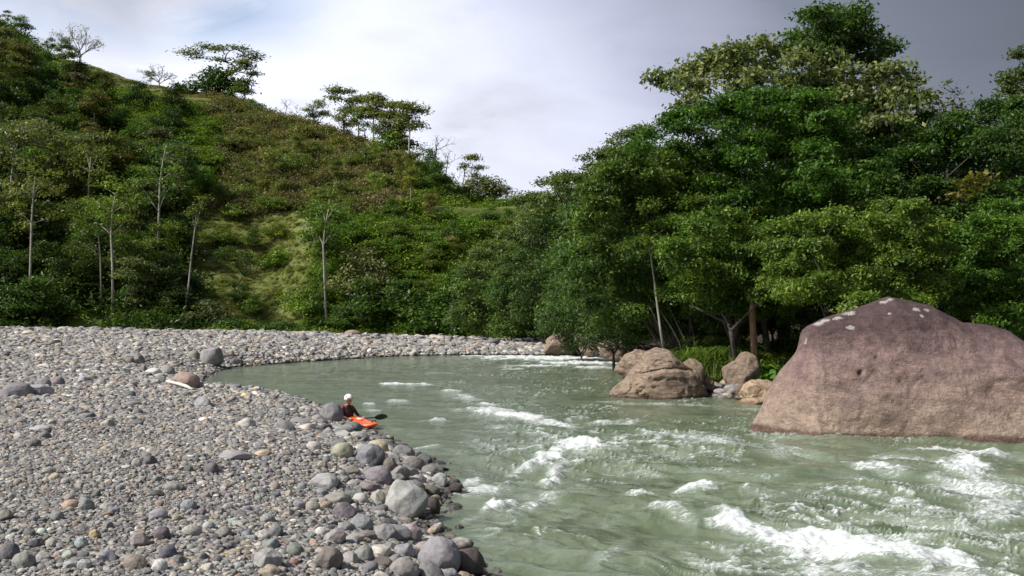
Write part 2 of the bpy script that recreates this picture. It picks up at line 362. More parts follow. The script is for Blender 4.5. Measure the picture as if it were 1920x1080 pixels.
nA = noise(t, mpn.outputs[0], 0.35, 4); nB = noise(t, mpn.outputs[0], 7.0, 5, 0.65); nC = noise(t, mpn.outputs[0], 2.2, 5, 0.6, .5)
nD = noise(t, mpn.outputs[0], 9.0, 8, 0.78, .8)
base = ramp(t, nA, [(0.3, (0.088, 0.118, 0.066)), (0.7, (0.17, 0.202, 0.13))])
aer = ramp(t, mth(t, 'ADD', a.outputs['Fac'], mth(t, 'MULTIPLY', mth(t, 'SUBTRACT', nC, .5), .5)), [(0.02, 0), (0.6, 0.6)])
base = mixc(t, aer, base, (0.26, 0.315, 0.245))
fm = mth(t, 'ADD', mth(t, 'MULTIPLY', a.outputs['Fac'], 1.0), mth(t, 'MULTIPLY', mth(t, 'SUBTRACT', nD, 0.5), 2.6))
fmk0 = ramp(t, fm, [(0.50, 0), (0.92, 1)])
nF = noise(t, mpn.outputs[0], 3.4, 6, 0.72, .5); nG = noise(t, mpn.outputs[0], .5, 4, .6)
fmk = mth(t, 'MAXIMUM', fmk0, mth(t, 'MULTIPLY', ramp(t, nF, [(.66, 0), (.76, .75)]), ramp(t, nG, [(.42, 0), (.54, 1)])))
lk(t, mixc(t, fmk, base, ramp(t, nD, [(.3, (0.46, 0.52, 0.49)), (.62, (0.80, 0.82, 0.82))])), b.inputs['Base Color'])
lk(t, ramp(t, fmk, [(0, 0.10), (1, 0.75)]), b.inputs['Roughness'])
b.inputs['IOR'].default_value = 1.33; b.inputs['Specular IOR Level'].default_value = 0.5
hh = mth(t, 'ADD', mth(t, 'MULTIPLY', nC, 1.0), mth(t, 'ADD', mth(t, 'MULTIPLY', nB, 0.20), mth(t, 'MULTIPLY', mth(t, 'MULTIPLY', fmk, nD), 0.5)))
bump(t, b, hh, 0.55, 0.12)
M_WATER = m
n_, m_ = WX.shape; i = np.arange(n_ - 1)[:, None] * m_; j = np.arange(m_ - 1)[None]
q = np.stack([i + j, i + j + 1, i + m_ + j + 1, i + m_ + j], -1).reshape(-1, 4)
kq = keep.ravel()[q].any(1); q = q[kq]; used = np.unique(q); mpv = np.full(n_ * m_, -1); mpv[used] = np.arange(len(used))
bb = MB(); bb.add(np.stack([WX, WY, WZ], -1).reshape(-1, 3)[used], mpv[q])
me = bb.mesh('river_water', M_WATER); vflt(me, 'foam', foam.ravel()[used])
tag(link('river_water', me), kind='structure')

# ------------------------------------------------------------------ the hill behind
sky_px = [-500, -200, 0, 50, 110, 180, 270, 380, 440, 500, 560, 640, 700, 780, 830, 870, 930, 1000, 1100, 1300, 1700, 2400]
sky_py = [0, 20, 48, 82, 108, 128, 152, 172, 196, 214, 228, 250, 268, 306, 335, 372, 383, 384, 400, 440, 470, 480]
def hill_profile(px):
    D_f = np.interp(px, [-500, 0, 500, 900, 1100, 2400], [128, 130, 136, 128, 140, 160])
    D_c = np.interp(px, [-500, 0, 380, 640, 860, 960, 2400], [275, 262, 240, 220, 186, 176, 185])
    Z_c = CAMZ + (600 - np.interp(px, sky_px, sky_py)) / F * D_c
    bf = sst(480, 640, px)                                     # strength of the bench
    D_b = D_f + (D_c - D_f) * 0.28
    D_b = D_b * (1 - bf) + 158 * bf
    Z_b = (0.6 + (Z_c - 0.6) * 0.27) * (1 - bf) + (CAMZ + (600 - 386) / F * 158) * bf
    return D_f, D_b, D_c, Z_b, Z_c, bf
def hillz(x, y, nz=True):
    x = np.asarray(x, float); y = np.asarray(y, float); px = 960 + F * x / y
    Df, Db, Dc, Zb, Zc, bf = hill_profile(px)
    z = np.where(y < Df, 0.5 - (Df - y) * 0.15, 0)
    t1 = np.clip((y - Df) / (Db - Df), 0, 1); z = z + np.where((y >= Df) & (y < Db), 0.5 + (Zb - 0.5) * (t1 ** (1.0 - 0.25 * bf)), 0)
    De = Db + 9 * bf; Zc2 = np.maximum(Zc, Zb)
    z = z + np.where((y >= Db) & (y < De), Zb + (y - Db) * .04, 0)
    t2 = np.clip((y - De) / np.maximum(Dc - De, 1), 0, 1)
    z = z + np.where((y >= De) & (y < Dc), Zb + .04 * (De - Db) + (Zc2 - Zb - .04 * (De - Db)) * (1.15 * t2 - .15 * t2 * t2), 0)
    z = z + np.where(y >= Dc, Zc2 - (y - Dc) * 0.22, 0)
    if nz:
        amp = sst(0, 12, y - Df) * (1 - .8 * sst(-14, 0, y - Dc)) * (1 - .8 * bf * (np.abs(y - Db - 4) < 6))
        z = z + amp * ((fbm(x / 22, y / 22, 0, 3, 20) - .5) * 9 + (fbm(x / 6, y / 6, 0, 3, 25) - .5) * 2.2)
    return z
def HT(px, py):
    a, b = ray(px, py); d = np.linspace(112, 300, 900); z = CAMZ + b * d; g = hillz(a * d, d)
    m = z < g
    if not m.any(): return None
    i = np.argmax(m); return np.array((a * d[i], d[i], g[i]))
hpx = np.linspace(-520, 2400, 420); hy = np.concatenate([np.linspace(112, 290, 300), np.linspace(292, 420, 20)])
HP, HY = np.meshgrid(hpx, hy, indexing='ij'); HX = (HP - 960) / F * HY; HZ = hillz(HX, HY)
Spx, Spy = to_px(HX, HY, HZ)
def zone_cols(px, py, y, x):
    mot = fbm(x / 3.5, y / 3.5, 0, 4, 36)
    c = np.zeros(px.shape + (3,)); c[:] = (0.05, 0.075, 0.018)
    def bl(w, col):
        nonlocal c; c = c * (1 - w[..., None]) + np.array(col) * (.75 + .6 * mot[..., None]) * w[..., None]
    nz_ = fbm(x / 9, y / 9, 0, 3, 33) - .5; qx, qy = px + nz_ * 90, py + nz_ * 70
    brown = sst(370, 430, qx) * (1 - sst(720, 800, qx)) * sst(170, 210, qy) * (1 - sst(380, 420, qy)); bl(brown * .9, (0.145, 0.12, 0.07))
    past = (1 - sst(400, 440, qx)) * sst(40, 80, qx) * (1 - sst(16, 46, py - np.interp(px, sky_px, sky_py))); bl(past, (0.15, 0.14, 0.065))
    grass = sst(325, 360, qx) * (1 - sst(585, 630, qx)) * sst(375, 410, qy) * (1 - sst(595, 620, qy)); bl(grass * (0.75 + .5 * nz_), (0.17, 0.185, 0.058))
    strip = np.exp(-((py - 390) / 6) ** 2) * sst(520, 640, px) * (1 - sst(960, 1000, px)); bl(strip, (0.16, 0.19, 0.04))
    lawn = sst(70, 100, px) * (1 - sst(200, 240, px)) * sst(578, 590, py); bl(lawn, (0.13, 0.20, 0.035))
    return c, brown, past, grass, lawn
hc, *_ = zone_cols(Spx, Spy, HY, HX)
terr = 0.5 + 0.5 * np.sin(HZ * 3.2 + 3 * fbm(HX / 8, HY / 8, 0, 2, 44))       # cattle terracettes across the slope
HZ = HZ + (hc[..., 0] > .085) * 0.28 * terr
M_HILL = vc_mat('hillside', 'tint', 0.95, 1.1, 1.6, 0.9, 0.7)
me = gridmesh('hill', HX, HY, HZ, M_HILL); vcol(me, 'tint', (hc * (0.82 + .36 * terr[..., None])).reshape(-1, 3))
tag(link('hill', me), kind='structure')
# ------------------------------------------------------------------ foliage builders
def unit(n, g=None):
    g = g or rng; d = g.normal(size=(n, 3)); return d / np.linalg.norm(d, axis=1)[:, None]
def add_leaves(mb, C, N, s, asp=0.5):
    n = len(C); N = N / (np.linalg.norm(N, axis=1)[:, None] + 1e-9)
    T = np.cross(N, unit(n)); T /= np.linalg.norm(T, axis=1)[:, None] + 1e-9; B = np.cross(N, T)
    s = np.broadcast_to(s, (n,))[:, None] * rng.uniform(.65, 1.25, (n, 1))
    T[:, 2] -= .18
    v = np.stack([C - T * s * .5, C + B * s * asp * .5 + T * s * .05, C + T * s * .5 - N * s * .12, C - B * s * asp * .5 + T * s * .05], 1)
    mb.add(v.reshape(-1, 3), np.arange(n * 4).reshape(-1, 4))
def clump(mb, c, r, n, s, asp=0.5, twig=9, shell=.5, droop=0.0):
    k = max(1, n // twig); d = unit(k); fl = (d[:, 2] < -.25) & (rng.random(k) < .75); d[fl, 2] *= -1
    rad = rng.uniform(shell, 1.0, k) ** .7
    p = np.asarray(c) + d * rad[:, None] * np.asarray(r)
    p = np.repeat(p, twig, 0) + rng.normal(size=(k * twig, 3)) * s * np.array((1.1, 1.1, .6))
    nr = np.repeat(d, twig, 0) * .5 + np.array((0, 0, .75 - droop)) + rng.normal(size=(k * twig, 3)) * .5
    add_leaves(mb, p, nr, s, asp)
def curve(a, b, sag=0.0, n=6, wob=0.0, up=0.0):
    a, b = np.asarray(a, float), np.asarray(b, float); t = np.linspace(0, 1, n)[:, None]
    mid = (a + b) / 2 + np.array((0, 0, up)) + rng.normal(size=3) * wob
    return (1 - t) ** 2 * a + 2 * t * (1 - t) * mid + t * t * b
def build_tree(blobs, base, tr, n, s, sub=9, asp=.5, fork=.35, flat=.55, subr=.36, shell=.45, twig=9, droop=0.0, stems=1, lean=None, k=7):
    """blobs: [(centre, (rx, ry, rz))...]; returns wood and crown as MBs, both relative to base"""
    base = np.asarray(base, float); wd, cr = MB(), MB()
    cs = [np.asarray(c, float) - base for c, r in blobs]; rs = [np.asarray(r, float) for c, r in blobs]
    vol = np.array([r[0] * r[2] + r[0] * r[1] for r in rs]); vol = vol / vol.sum()
    top = np.mean(cs, 0); forks = []
    for st in range(stems):
        off = np.array((0, 0, 0.)) if stems == 1 else np.append(rng.normal(size=2) * tr * 1.6, 0)
        tgt = top if stems == 1 else cs[st % len(cs)]
        f = fork + (0 if stems == 1 else rng.uniform(-.1, .1)); fk = off + (tgt - off) * f; fk[:2] *= .8
        if lean is not None and stems == 1: fk = np.asarray(lean, float) - base
        path = curve(off - np.array((0, 0, .5)), fk, n=6, wob=tr * .8); wd.tube(path, np.linspace(tr * 1.15, tr * .72, 6), k); forks.append(fk)
    nodes = [(f_, 0) for f_ in forks]; order = np.argsort([min(np.linalg.norm(c - f_) for f_ in forks) for c in cs])
    for i in order:
        c, r = cs[i], rs[i]
        costs = [np.linalg.norm(c - p_) + .45 * min(np.linalg.norm(p_ - f_) for f_ in forks) + .0 * d_ for p_, d_ in nodes]
        j_ = int(np.argmin(costs)); fk, dep = nodes[j_]; L = np.linalg.norm(c - fk); q0 = tr * .55 * .72 ** dep; nodes.append((c, dep + 1))
        wd.tube(curve(fk, c, n=7, wob=L * .11, up=L * .10), np.linspace(q0, max(q0 * .6, tr * .1), 7), 6)
        ns = max(2, int(sub)); sc = []
        d = unit(ns); d[:, 2] = np.where(d[:, 2] < -.35, -d[:, 2], d[:, 2])
        pos = c + d * r * (rng.uniform(.25, 1, ns) ** .5 * .85)[:, None]
        m = (r[0] + r[1] + r[2]) / 3
        for p in pos:
            q = m * subr * rng.uniform(.7, 1.3)
            if rng.random() < .8: wd.tube(curve(c + (p - c) * .05, p, n=4, wob=q * .12), np.linspace(tr * .18, tr * .05, 4), 4)
            clump(cr, p, (q * 1.15, q * 1.15, q * flat), max(twig, int(n * vol[i] / ns)), s, asp, twig, shell, droop)
    return wd, cr
def twigs(mb, p, d, L, r, lev, spread=.6, k=4, kids=3, up=.12):
    d = np.asarray(d, float); d = d / np.linalg.norm(d); e = p + d * L; path = curve(p, e, n=4, wob=L * .07)
    mb.tube(path, np.linspace(r, r * .62, 4), k if lev > 1 else 3)
    ends = [e]
    if lev > 0:
        for _ in range(kids):
            nd = d + rng.normal(size=3) * spread + np.array((0, 0, up)); ends += twigs(mb, p + (e - p) * rng.uniform(.55, 1), nd, L * rng.uniform(.6, .82), r * .6, lev - 1, spread, k, kids, up)
    return ends
LABELS = []                                                     # (object, description, px, py, landmark set) settled at the end
def thing_tree(name, cat, wd, cr, base, color, label=None, desc=None, group=None, wood=None, pxy=None, lm='hill'):
    e = link(name, None, loc=tuple(base)); e.empty_display_size = .2
    a = link('trunk', wd.mesh('trunk', wood or M_BARK) if isinstance(wd, MB) else wd, e)
    c = link('crown', cr.mesh('crown', M_LEAF, False) if isinstance(cr, MB) else cr, e, color=color) if cr is not None else None
    tag(e, label, cat, group)
    if desc: LABELS.append((e, desc, pxy[0], pxy[1], lm))
    return e, a, c
def copy_tree(src, loc, rz, sc, color):
    e0, a0, c0 = src; e = e0.copy(); COL.objects.link(e); e.location = loc; e.rotation_euler = (0, 0, rz); e.scale = sc if hasattr(sc, '__len__') else (sc,) * 3
    a = a0.copy(); COL.objects.link(a); a.parent = e
    if c0 is not None:
        c = c0.copy(); COL.objects.link(c); c.parent = e; c.color = (*color, 1)
    for key in ('label', 'group'):
        if key in e.keys(): del e[key]
    return e

GREEN = (0.095, 0.155, 0.032); DEEP = (0.055, 0.10, 0.025); BRIGHT = (0.13, 0.19, 0.032); OLIVE = (0.135, 0.155, 0.045); GREY = (0.135, 0.148, 0.078)
BROWNISH = (0.115, 0.100, 0.045); YELLOWG = (0.155, 0.165, 0.030)

# kinds of tree seen on the hill: each built once, about 10 m tall at scale 1, origin at the foot
def proto(kind, v):
    if kind == 'dense':
        bl = [((rng.normal() * 1.0, rng.normal() * 1.0, 5.0), (2.8, 2.6, 2.3)), ((-1.9, .3, 4.0), (2.0, 2, 1.7)), ((1.9, -.2, 4.3), (2.1, 2, 1.7)), ((.2, 0, 7.2), (1.9, 1.8, 1.7))]
        return build_tree(bl, (0, 0, 0), .2, 3300, .42, sub=9, subr=.42), M_BARK
    if kind == 'tall':
        bl = [((.3, 0, 8.6), (2.1, 2, 1.4)), ((-.8, .5, 6.9), (1.9, 1.8, .9)), ((1.1, -.3, 6.0), (1.5, 1.5, .8)), ((-.4, -.4, 9.3), (1.2, 1.2, .9))]
        return build_tree(bl, (0, 0, 0), .13, 2200, .42, sub=9, subr=.42, flat=.75, fork=.75), M_PALE
    if kind == 'airy':
        bl = [((rng.normal() * .5, 0, 8.8), (1.7, 1.5, 1.2)), ((-1.3, .2, 7.3), (1.1, 1.1, .8)), ((1.3, 0, 6.9), (1.2, 1.1, .9)), ((.4, .3, 5.2), (1.0, 1, .9)), ((-.6, 0, 3.9), (.8, .8, .6))]
        return build_tree(bl, (0, 0, 0), .13, 2000, .40, sub=8, subr=.40, flat=.8, fork=.6), M_BARK
    if kind == 'bushy':
        bl = [((0, 0, 1.6), (2.4, 2.3, 1.6)), ((-1.7, .5, 1.1), (1.6, 1.5, 1.1)), ((1.8, -.3, 1.2), (1.6, 1.5, 1.1)), ((.2, -1.2, .9), (1.5, 1.2, .9))]
        return build_tree(bl, (0, 0, 0), .12, 2600, .36, sub=8, subr=.45), M_BARK
    if kind == 'scrubby':
        cr = MB(); wd = MB()
        for i in range(5):
            c = np.array((rng.normal() * .9, rng.normal() * .9, rng.uniform(.2, 1.3))); wd.tube(curve((0, 0, -.3), c, n=4), (.05, .04, .03, .02), 4)
            clump(cr, c, (rng.uniform(.5, 1.1), rng.uniform(.5, 1.1), rng.uniform(.5, 1.2)), 60, .46, .45, 4, .2)
        return (wd, cr), M_BARK
    if kind == 'umbrella':
        bl = [((-3.4, 0, 8.3), (1.6, 1.5, .55)), ((-1.2, .4, 8.9), (1.8, 1.6, .6)), ((1.2, -.2, 8.2), (1.9, 1.7, .7)), ((3.0, .3, 7.0), (1.5, 1.4, .9)), ((.6, 0, 6.4), (1.2, 1.2, .7)), ((2.0, 0, 5.2), (1.2, 1.1, .8)), ((-2.2, 0, 7.4), (1.2, 1.1, .7)), ((-.9, 0, 3.4), (1.3, 1.2, 1.1))]
        return build_tree(bl, (0, 0, 0), .26, 2300, .36, sub=7, subr=.40, fork=.45), M_BARK
    if kind in ('bare', 'fan'):
        w = MB(); w.tube(np.array(((0, 0, -.4), (.1, 0, 1.5), (0, .1, 3.2))), (.17, .13, .10), 5)
        if kind == 'fan':
            ends = []
            for k_ in range(7): ends += twigs(w, np.array((0, 0, 1.5 + .2 * k_)), (math.cos(k_ * .9) * 1.0, math.sin(k_ * .9) * .6, .9), 2.4, .10, 3, .42, 4, 3, .15)
        else:
            ends = twigs(w, np.array((0, .1, 3.2)), (.2, 0, 1), 2.3, .1, 3, .55, 4, 3, .1) + twigs(w, np.array((0, 0, 2.2)), (-.8, 0, 1), 1.9, .08, 3, .5, 4, 3, .1)
        cr = MB(); en = np.array(ends); sel = en[rng.random(len(en)) < (.55 if kind == 'fan' else .22)]
        for p in sel: clump(cr, p, (.35, .35, .2), 5, .26, twig=5)
        return (w, cr), M_PALE if kind == 'fan' else M_BARK
PROTO = {}
def hill_tree(kind, v, base, sc, col, desc, name, cat, group, pxy, rz=None, label=None, lm='hill'):
    rz = rng.uniform(0, 6.28) if rz is None else rz
    if (kind, v) not in PROTO:
        (wd, cr), wm = proto(kind, v)
        src = thing_tree(name, cat, wd, cr, base, col, label, None, None, wm)
        PROTO[(kind, v)] = src; e = src[0]; e.rotation_euler = (0, 0, rz); e.scale = sc if hasattr(sc, '__len__') else (sc,) * 3
    else:
        e = copy_tree(PROTO[(kind, v)], tuple(base), rz, sc, col); e.name = name
    e['category'] = cat
    if group: e['group'] = group
    if label: e['label'] = label
    else: LABELS.append((e, desc, pxy[0], pxy[1], lm))
    return e
def ridge_y(px): return float(np.interp(px, sky_px, sky_py))
def on_ridge(px, back=2):
    d = float(np.interp(px, [-500, 0, 380, 640, 860, 960, 2400], [275, 262, 240, 220, 186, 176, 185])) - back
    a, _ = ray(px, 300); x = a * d; return np.array((x, d, float(hillz(x, d)) - .3)), d

# --- trees standing on the skyline: px, top py, width px, kind, variant, colour, label
for (px, top, base_y, kind, v, col, sx, label) in [
    (33, 40, 92, 'dense', 0, DEEP, 1.0, 'dense dark tree crowning the highest corner of the hill'),
    (8, 46, 90, 'airy', 0, GREY, .8, 'small airy tree at the very left end of the ridge'),
    (68, 70, 108, 'bare', 0, GREY, 1.0, 'thin bare tree right of the dark tree on the high ridge'),
    (92, 70, 108, 'dense', 1, DEEP, .8, 'small round dark tree left of the fan shaped twiggy tree'),
    (146, 50, 122, 'fan', 0, GREY, 1.0, 'wide fan shaped twiggy tree with hardly any leaves on the ridge'),
    (120, 70, 118, 'dense', 0, GREEN, .9, 'leafy green tree in front of the fan shaped twiggy tree'),
    (296, 124, 160, 'fan', 0, GREY, 1.3, 'low spreading twiggy bush where the pasture meets the ridge'),
    (281, 132, 162, 'airy', 1, GREEN, 1.2, 'small leafy tree beside the low spreading twiggy bush'),
    (359, 132, 166, 'bare', 1, GREY, 1.0, 'tiny bare tree left of the umbrella tree'),
    (410, 80, 176, 'umbrella', 0, OLIVE, 1.18, 'large flat topped umbrella tree alone on the ridge'),
    (402, 130, 178, 'bushy', 0, DEEP, .95, 'dark bush at the foot of the umbrella tree'),
    (458, 108, 200, 'airy', 0, GREY, 1.0, 'thin open tree just right of the umbrella tree'),
    (447, 150, 192, 'dense', 0, GREEN, 1.1, 'dark leafy tree on the drop below the umbrella tree'),
    (470, 187, 202, 'bushy', 0, GREEN, .9, 'small bush on the ridge right of the umbrella tree'),
    (534, 178, 220, 'bare', 0, GREY, 1.25, 'pale leafless tree in the ridge dip'),
    (554, 190, 222, 'bare', 1, GREY, .7, 'spindly leafless sapling beside the pale leafless tree'),
    (596, 186, 236, 'dense', 1, OLIVE, .85, 'round topped tree at the left end of the ridge row'),
    (644, 160, 246, 'airy', 1, OLIVE, 1.15, 'tallest tree in the row on the ridge'),
    (672, 178, 256, 'airy', 0, GREY, 1.0, 'second tree of the ridge row from the left tall one'),
    (700, 176, 262, 'tall', 0, OLIVE, 1.05, 'broad topped tree in the middle of the ridge row'),
    (722, 186, 274, 'airy', 1, GREY, 1.1, 'slim open tree between the broad topped ridge trees'),
    (684, 196, 262, 'airy', 1, GREEN, 1.0, 'shaded open tree filling the gap left of the broad topped ridge tree'),
    (656, 200, 252, 'dense', 1, OLIVE, .7, 'short rounded tree under the tallest ridge tree'),
    (733, 205, 280, 'dense', 1, GREY, .7, 'short greyish tree under the slim open ridge tree'),
    (744, 188, 282, 'airy', 0, OLIVE, 1.0, 'leaning open tree near the right end of the ridge row'),
    (768, 192, 286, 'tall', 1, OLIVE, 1.0, 'flat topped straight tree ending the ridge row'),
    (735, 248, 288, 'bushy', 0, GREEN, .9, 'low bush below the ridge row'),
    (758, 250, 290, 'airy', 1, GREY, .9, 'short open tree under the flat topped straight tree'),
    (814, 238, 312, 'bare', 0, GREY, 1.0, 'twisted nearly bare tree above the dark thicket'),
    (792, 262, 308, 'bare', 1, GREY, .8, 'short broken snag left of the twisted bare tree'),
    (836, 272, 345, 'bare', 1, GREEN, .9, 'leaning half bare tree behind the dark thicket'),
    (868, 286, 376, 'bare', 0, GREY, .75, 'tall broken grey snag above the bench end'),
    (886, 288, 382, 'airy', 0, OLIVE, .9, 'thin one sided tree beside the tall grey snag'),
    (928, 342, 384, 'umbrella', 0, GREY, 1.0, 'small flat topped tree at the right end of the bench'),
    (900, 334, 386, 'bushy', 0, GREY, 1.1, 'greyish bush at the right end of the bench'),
]:
    p, d = on_ridge(px); fp_y = to_px(*p)[1]; hgt = (max(fp_y, base_y - 4) - top) / F * d
    H0 = {'scrubby': 2.4, 'dense': 8.6, 'tall': 10.2, 'airy': 10.0, 'umbrella': 9.6, 'bushy': 3.2, 'bare': 9.0, 'fan': 7.4}[kind]
    k_ = hgt / H0
    hill_tree(kind, v, p, (k_ * sx * (1.5 if kind in ('umbrella',) else 1.25), k_ * sx * 1.2, k_), col, None, 'ridge_tree', 'tree', 'trees along the ridge of the hill', (px, top), rz=rng.uniform(-.4, .4), label=label)

# --- single trees on the slope and at its foot
def slope(px, foot, top, kind, v, col, desc=None, label=None, name='hillside_tree', group='trees on the hillside', sx=1.0, lmk='hill'):
    p = HT(px, foot)
    if p is None: return
    H0 = {'scrubby': 2.4, 'dense': 8.6, 'tall': 10.2, 'airy': 10.0, 'umbrella': 9.6, 'bushy': 3.2, 'bare': 9.0, 'fan': 7.4}[kind]
    k_ = (foot - top) / F * p[1] / H0; p[2] -= .2
    hill_tree(kind, v, p, (k_ * sx, k_ * sx, k_), col, desc, name, 'tree' if kind != 'bushy' else 'shrub', group, (px, (foot + top) / 2), label=label)
for a_ in [
    (30, 470, 235, 'airy', 0, GREY, 'grey branched tree behind the long pale trunk at far left'),
    (95, 430, 228, 'umbrella', 0, GREY, 'grey wide topped tree high on the left slope'),
    (168, 440, 280, 'airy', 1, OLIVE, 'yellowish topped tree among dark woods on the left slope'),
    (440, 572, 462, 'umbrella', 0, DEEP, 'dark wide layered tree on the terraced grass slope'),
    (455, 590, 530, 'dense', 1, DEEP, 'dark rounded tree below the wide layered tree'),
    (607, 590, 380, 'tall', 1, GREEN, 'tall green tree right of the terraced grass slope'),
    (770, 395, 312, 'tall', 0, YELLOWG, 'yellow green tree with pale trunk standing on the bench'),
    (706, 384, 322, 'airy', 1, BRIGHT, 'light green tree growing by the bench left of the yellow one'),
    (883, 383, 345, 'tall', 1, GREY, 'small pale trunked tree on the bench near its right end'),
    (805, 345, 278, 'dense', 0, DEEP, 'very dark thicket tree on the ridge shoulder'),
    (825, 372, 300, 'dense', 1, DEEP, 'dark thicket tree at the bottom of the ridge shoulder'),
    (785, 372, 322, 'dense', 0, DEEP, 'dark leafy tree behind the yellow green bench tree'),
    (870, 384, 348, 'bushy', 0, DEEP, 'dark round bush filling the bench near its end'),
    (300, 600, 502, 'dense', 1, GREY, 'silvery leaved small tree at the hill foot left of the leaning trunk'),
    (385, 612, 566, 'bushy', 0, GREY, 'silvery shrub right of the leaning trunk foot'),
    (680, 610, 468, 'dense', 0, GREY, 'grey green layered tree over the dark hollow at the hill foot'),
    (545, 382, 276, 'umbrella', 0, OLIVE, 'light olive tree in the brown scrub below the ridge dip'),
    (520, 380, 300, 'bare', 1, GREY, 'white branched bare tree in the brown scrub'),
    (575, 600, 540, 'bushy', 0, BRIGHT, 'bright shrub at the bottom edge of the terraced grass slope'),
]:
    slope(*a_[:6], None, a_[6])
# the leaning pale trunk by the gravel bar
w = MB(); p0 = np.array(HT(343, 607) if HT(343, 607) is not None else P(343, 615, 128)); dd = p0[1]
pts = [P(x, y, dd) - p0 for x, y in ((343, 612), (347, 580), (354, 530), (359, 480), (365, 432), (368, 395))]
w.tube(np.array(pts), [.17, .15, .13, .11, .08, .05], 6); cr = MB()
for x, y, r_ in ((368, 395, 1.1), (378, 385, .9), (360, 402, .8), (372, 418, .6), (380, 372, .8)):
    q_ = P(x, y, dd) - p0; w.tube(curve(P(366, 430, dd) - p0, q_, n=4), (.05, .04, .03, .02), 4); clump(cr, q_, (r_, r_, r_ * .5), 110, .33)
thing_tree('leaning_tree', 'tree', w, cr, p0, OLIVE, 'slender leaning pale trunk with a thin crown at the edge of the gravel bar', wood=M_PALE)

def pale_tree(stem, clumps_, col, label, r0=.2, off=4.0):
    d0 = HT(stem[0][0], stem[0][1])[1] - off; w = MB(); cr = MB(); p0 = P(stem[0][0], stem[0][1], d0); sp_ = [P(x, y, d0) - p0 for x, y in stem]
    w.tube(np.array(sp_), np.linspace(r0, r0 * .35, len(sp_)), 6)
    for x, y, r_ in clumps_:
        q_ = P(x, y, d0 + rng.normal() * 1.2) - p0; j = min(range(len(stem)), key=lambda i: abs(stem[i][1] - (y + 28)))
        w.tube(curve(sp_[j], q_, n=5, wob=.25, up=.3), np.linspace(r0 * .35, .03, 5), 4)
        for _ in range(4): clump(cr, q_ + rng.normal(size=3) * r_ * .5, (r_ * .7, r_ * .7, r_ * .38), 48, .42, .5, 6)
    thing_tree('pale_trunked_tree', 'tree', w, cr, p0, col, label, group='trees on the hillside', wood=M_PALE)
pale_tree([(55, 585), (57, 500), (59, 420), (62, 370), (66, 330)], [(50, 322, 1.6), (78, 335, 1.6), (36, 352, 1.4), (88, 362, 1.3), (62, 350, 1.2), (34, 395, 1.3), (92, 408, 1.2), (48, 420, .9)], OLIVE, 'tall tree with a long straight pale trunk at the far left')
pale_tree([(212, 585), (211, 500), (208, 440), (210, 400), (216, 365)], [(195, 352, 1.8), (225, 350, 1.7), (180, 378, 1.6), (242, 380, 1.5), (210, 375, 1.3), (165, 405, 1.5), (190, 410, 1.2), (238, 412, 1.2)], BRIGHT, 'pale trunked tree with spreading yellow green crown in the left woods')
pale_tree([(190, 560), (188, 480), (184, 440), (180, 410)], [(172, 420, 1.4), (150, 432, 1.3), (140, 450, 1.2), (190, 425, .9)], GREEN, 'slim pale stem with low side crown left of the yellow green tree', .13)
pale_tree([(296, 470), (298, 400), (300, 340), (306, 300), (312, 272)], [(290, 290, 1.5), (325, 282, 1.5), (280, 320, 1.6), (330, 315, 1.5), (262, 345, 1.5), (320, 350, 1.3), (275, 375, 1.3)], GREEN, 'tall tree with visible grey trunk above the dark woods', .2, 7)
pale_tree([(163, 440), (165, 380), (168, 320), (170, 295)], [(160, 285, 1.5), (182, 292, 1.5), (148, 310, 1.3), (190, 318, 1.2), (168, 325, 1.2)], OLIVE, 'small yellowish crowned tree with pale stem high in the left woods', .16, 8)
pale_tree([(18, 430), (20, 350), (26, 290), (40, 250)], [(10, 245, 1.8), (45, 238, 1.9), (80, 240, 1.7), (28, 268, 1.4), (64, 262, 1.3)], GREY, 'grey wide crowned tree with crooked pale branches at the left edge', .2, 8)
pale_tree([(612, 600), (608, 520), (606, 460), (610, 420), (616, 392)], [(600, 385, 1.5), (628, 392, 1.4), (590, 410, 1.3), (626, 425, 1.2), (598, 440, 1.1)], GREEN, 'slim tree with white lower trunk right of the terraced grass slope', .16)
# random woods filling the slope where the photo shows trees
TRUNKS = [(57, 370, 560), (210, 415, 545), (187, 440, 530), (300, 310, 440), (166, 320, 400), (354, 430, 612), (607, 480, 560), (770, 350, 400), (95, 300, 380)]
def inzone(px, py):
    if any(abs(px - a) < 20 and b < py < c + 45 for a, b, c in TRUNKS): return 0
    if 80 < px < 420 and py < ridge_y(px) + 34: return 0
    if 185 < px < 400 and py < 285: return .06
    if 75 < px < 240 and py > 555: return 0
    if 325 < px < 600 and 385 < py: return .02
    if px < 330: return .9
    if px < 400: return .35 if 230 < py < 560 else .1
    if 560 < px < 970 and py > 400: return .7
    if 400 < px < 560 and py > 570: return .6
    if 400 <= px < 560: return .08
    if 560 <= px < 780 and 250 < py <= 400: return .15
    return .0
pts_ = []
for _ in range(6000):
    px, py = rng.uniform(-60, 1010), rng.uniform(90, 622)
    if py < ridge_y(px) + 22: continue
    sp = 19 + 17 * sst(200, 620, py)
    if rng.random() > inzone(px, py): continue
    if any((px - a) ** 2 + ((py - b) * 1.25) ** 2 < (sp * 1.15) ** 2 for a, b in pts_): continue
    pts_.append((px, py))
DESC = {('dense', 0): 'dark dense tree', ('dense', 1): 'mid green rounded tree', ('airy', 0): 'open crowned grey green tree', ('airy', 1): 'open crowned light green tree', ('bushy', 0): 'low leafy bush', ('tall', 1): 'slender pale stemmed tree'}
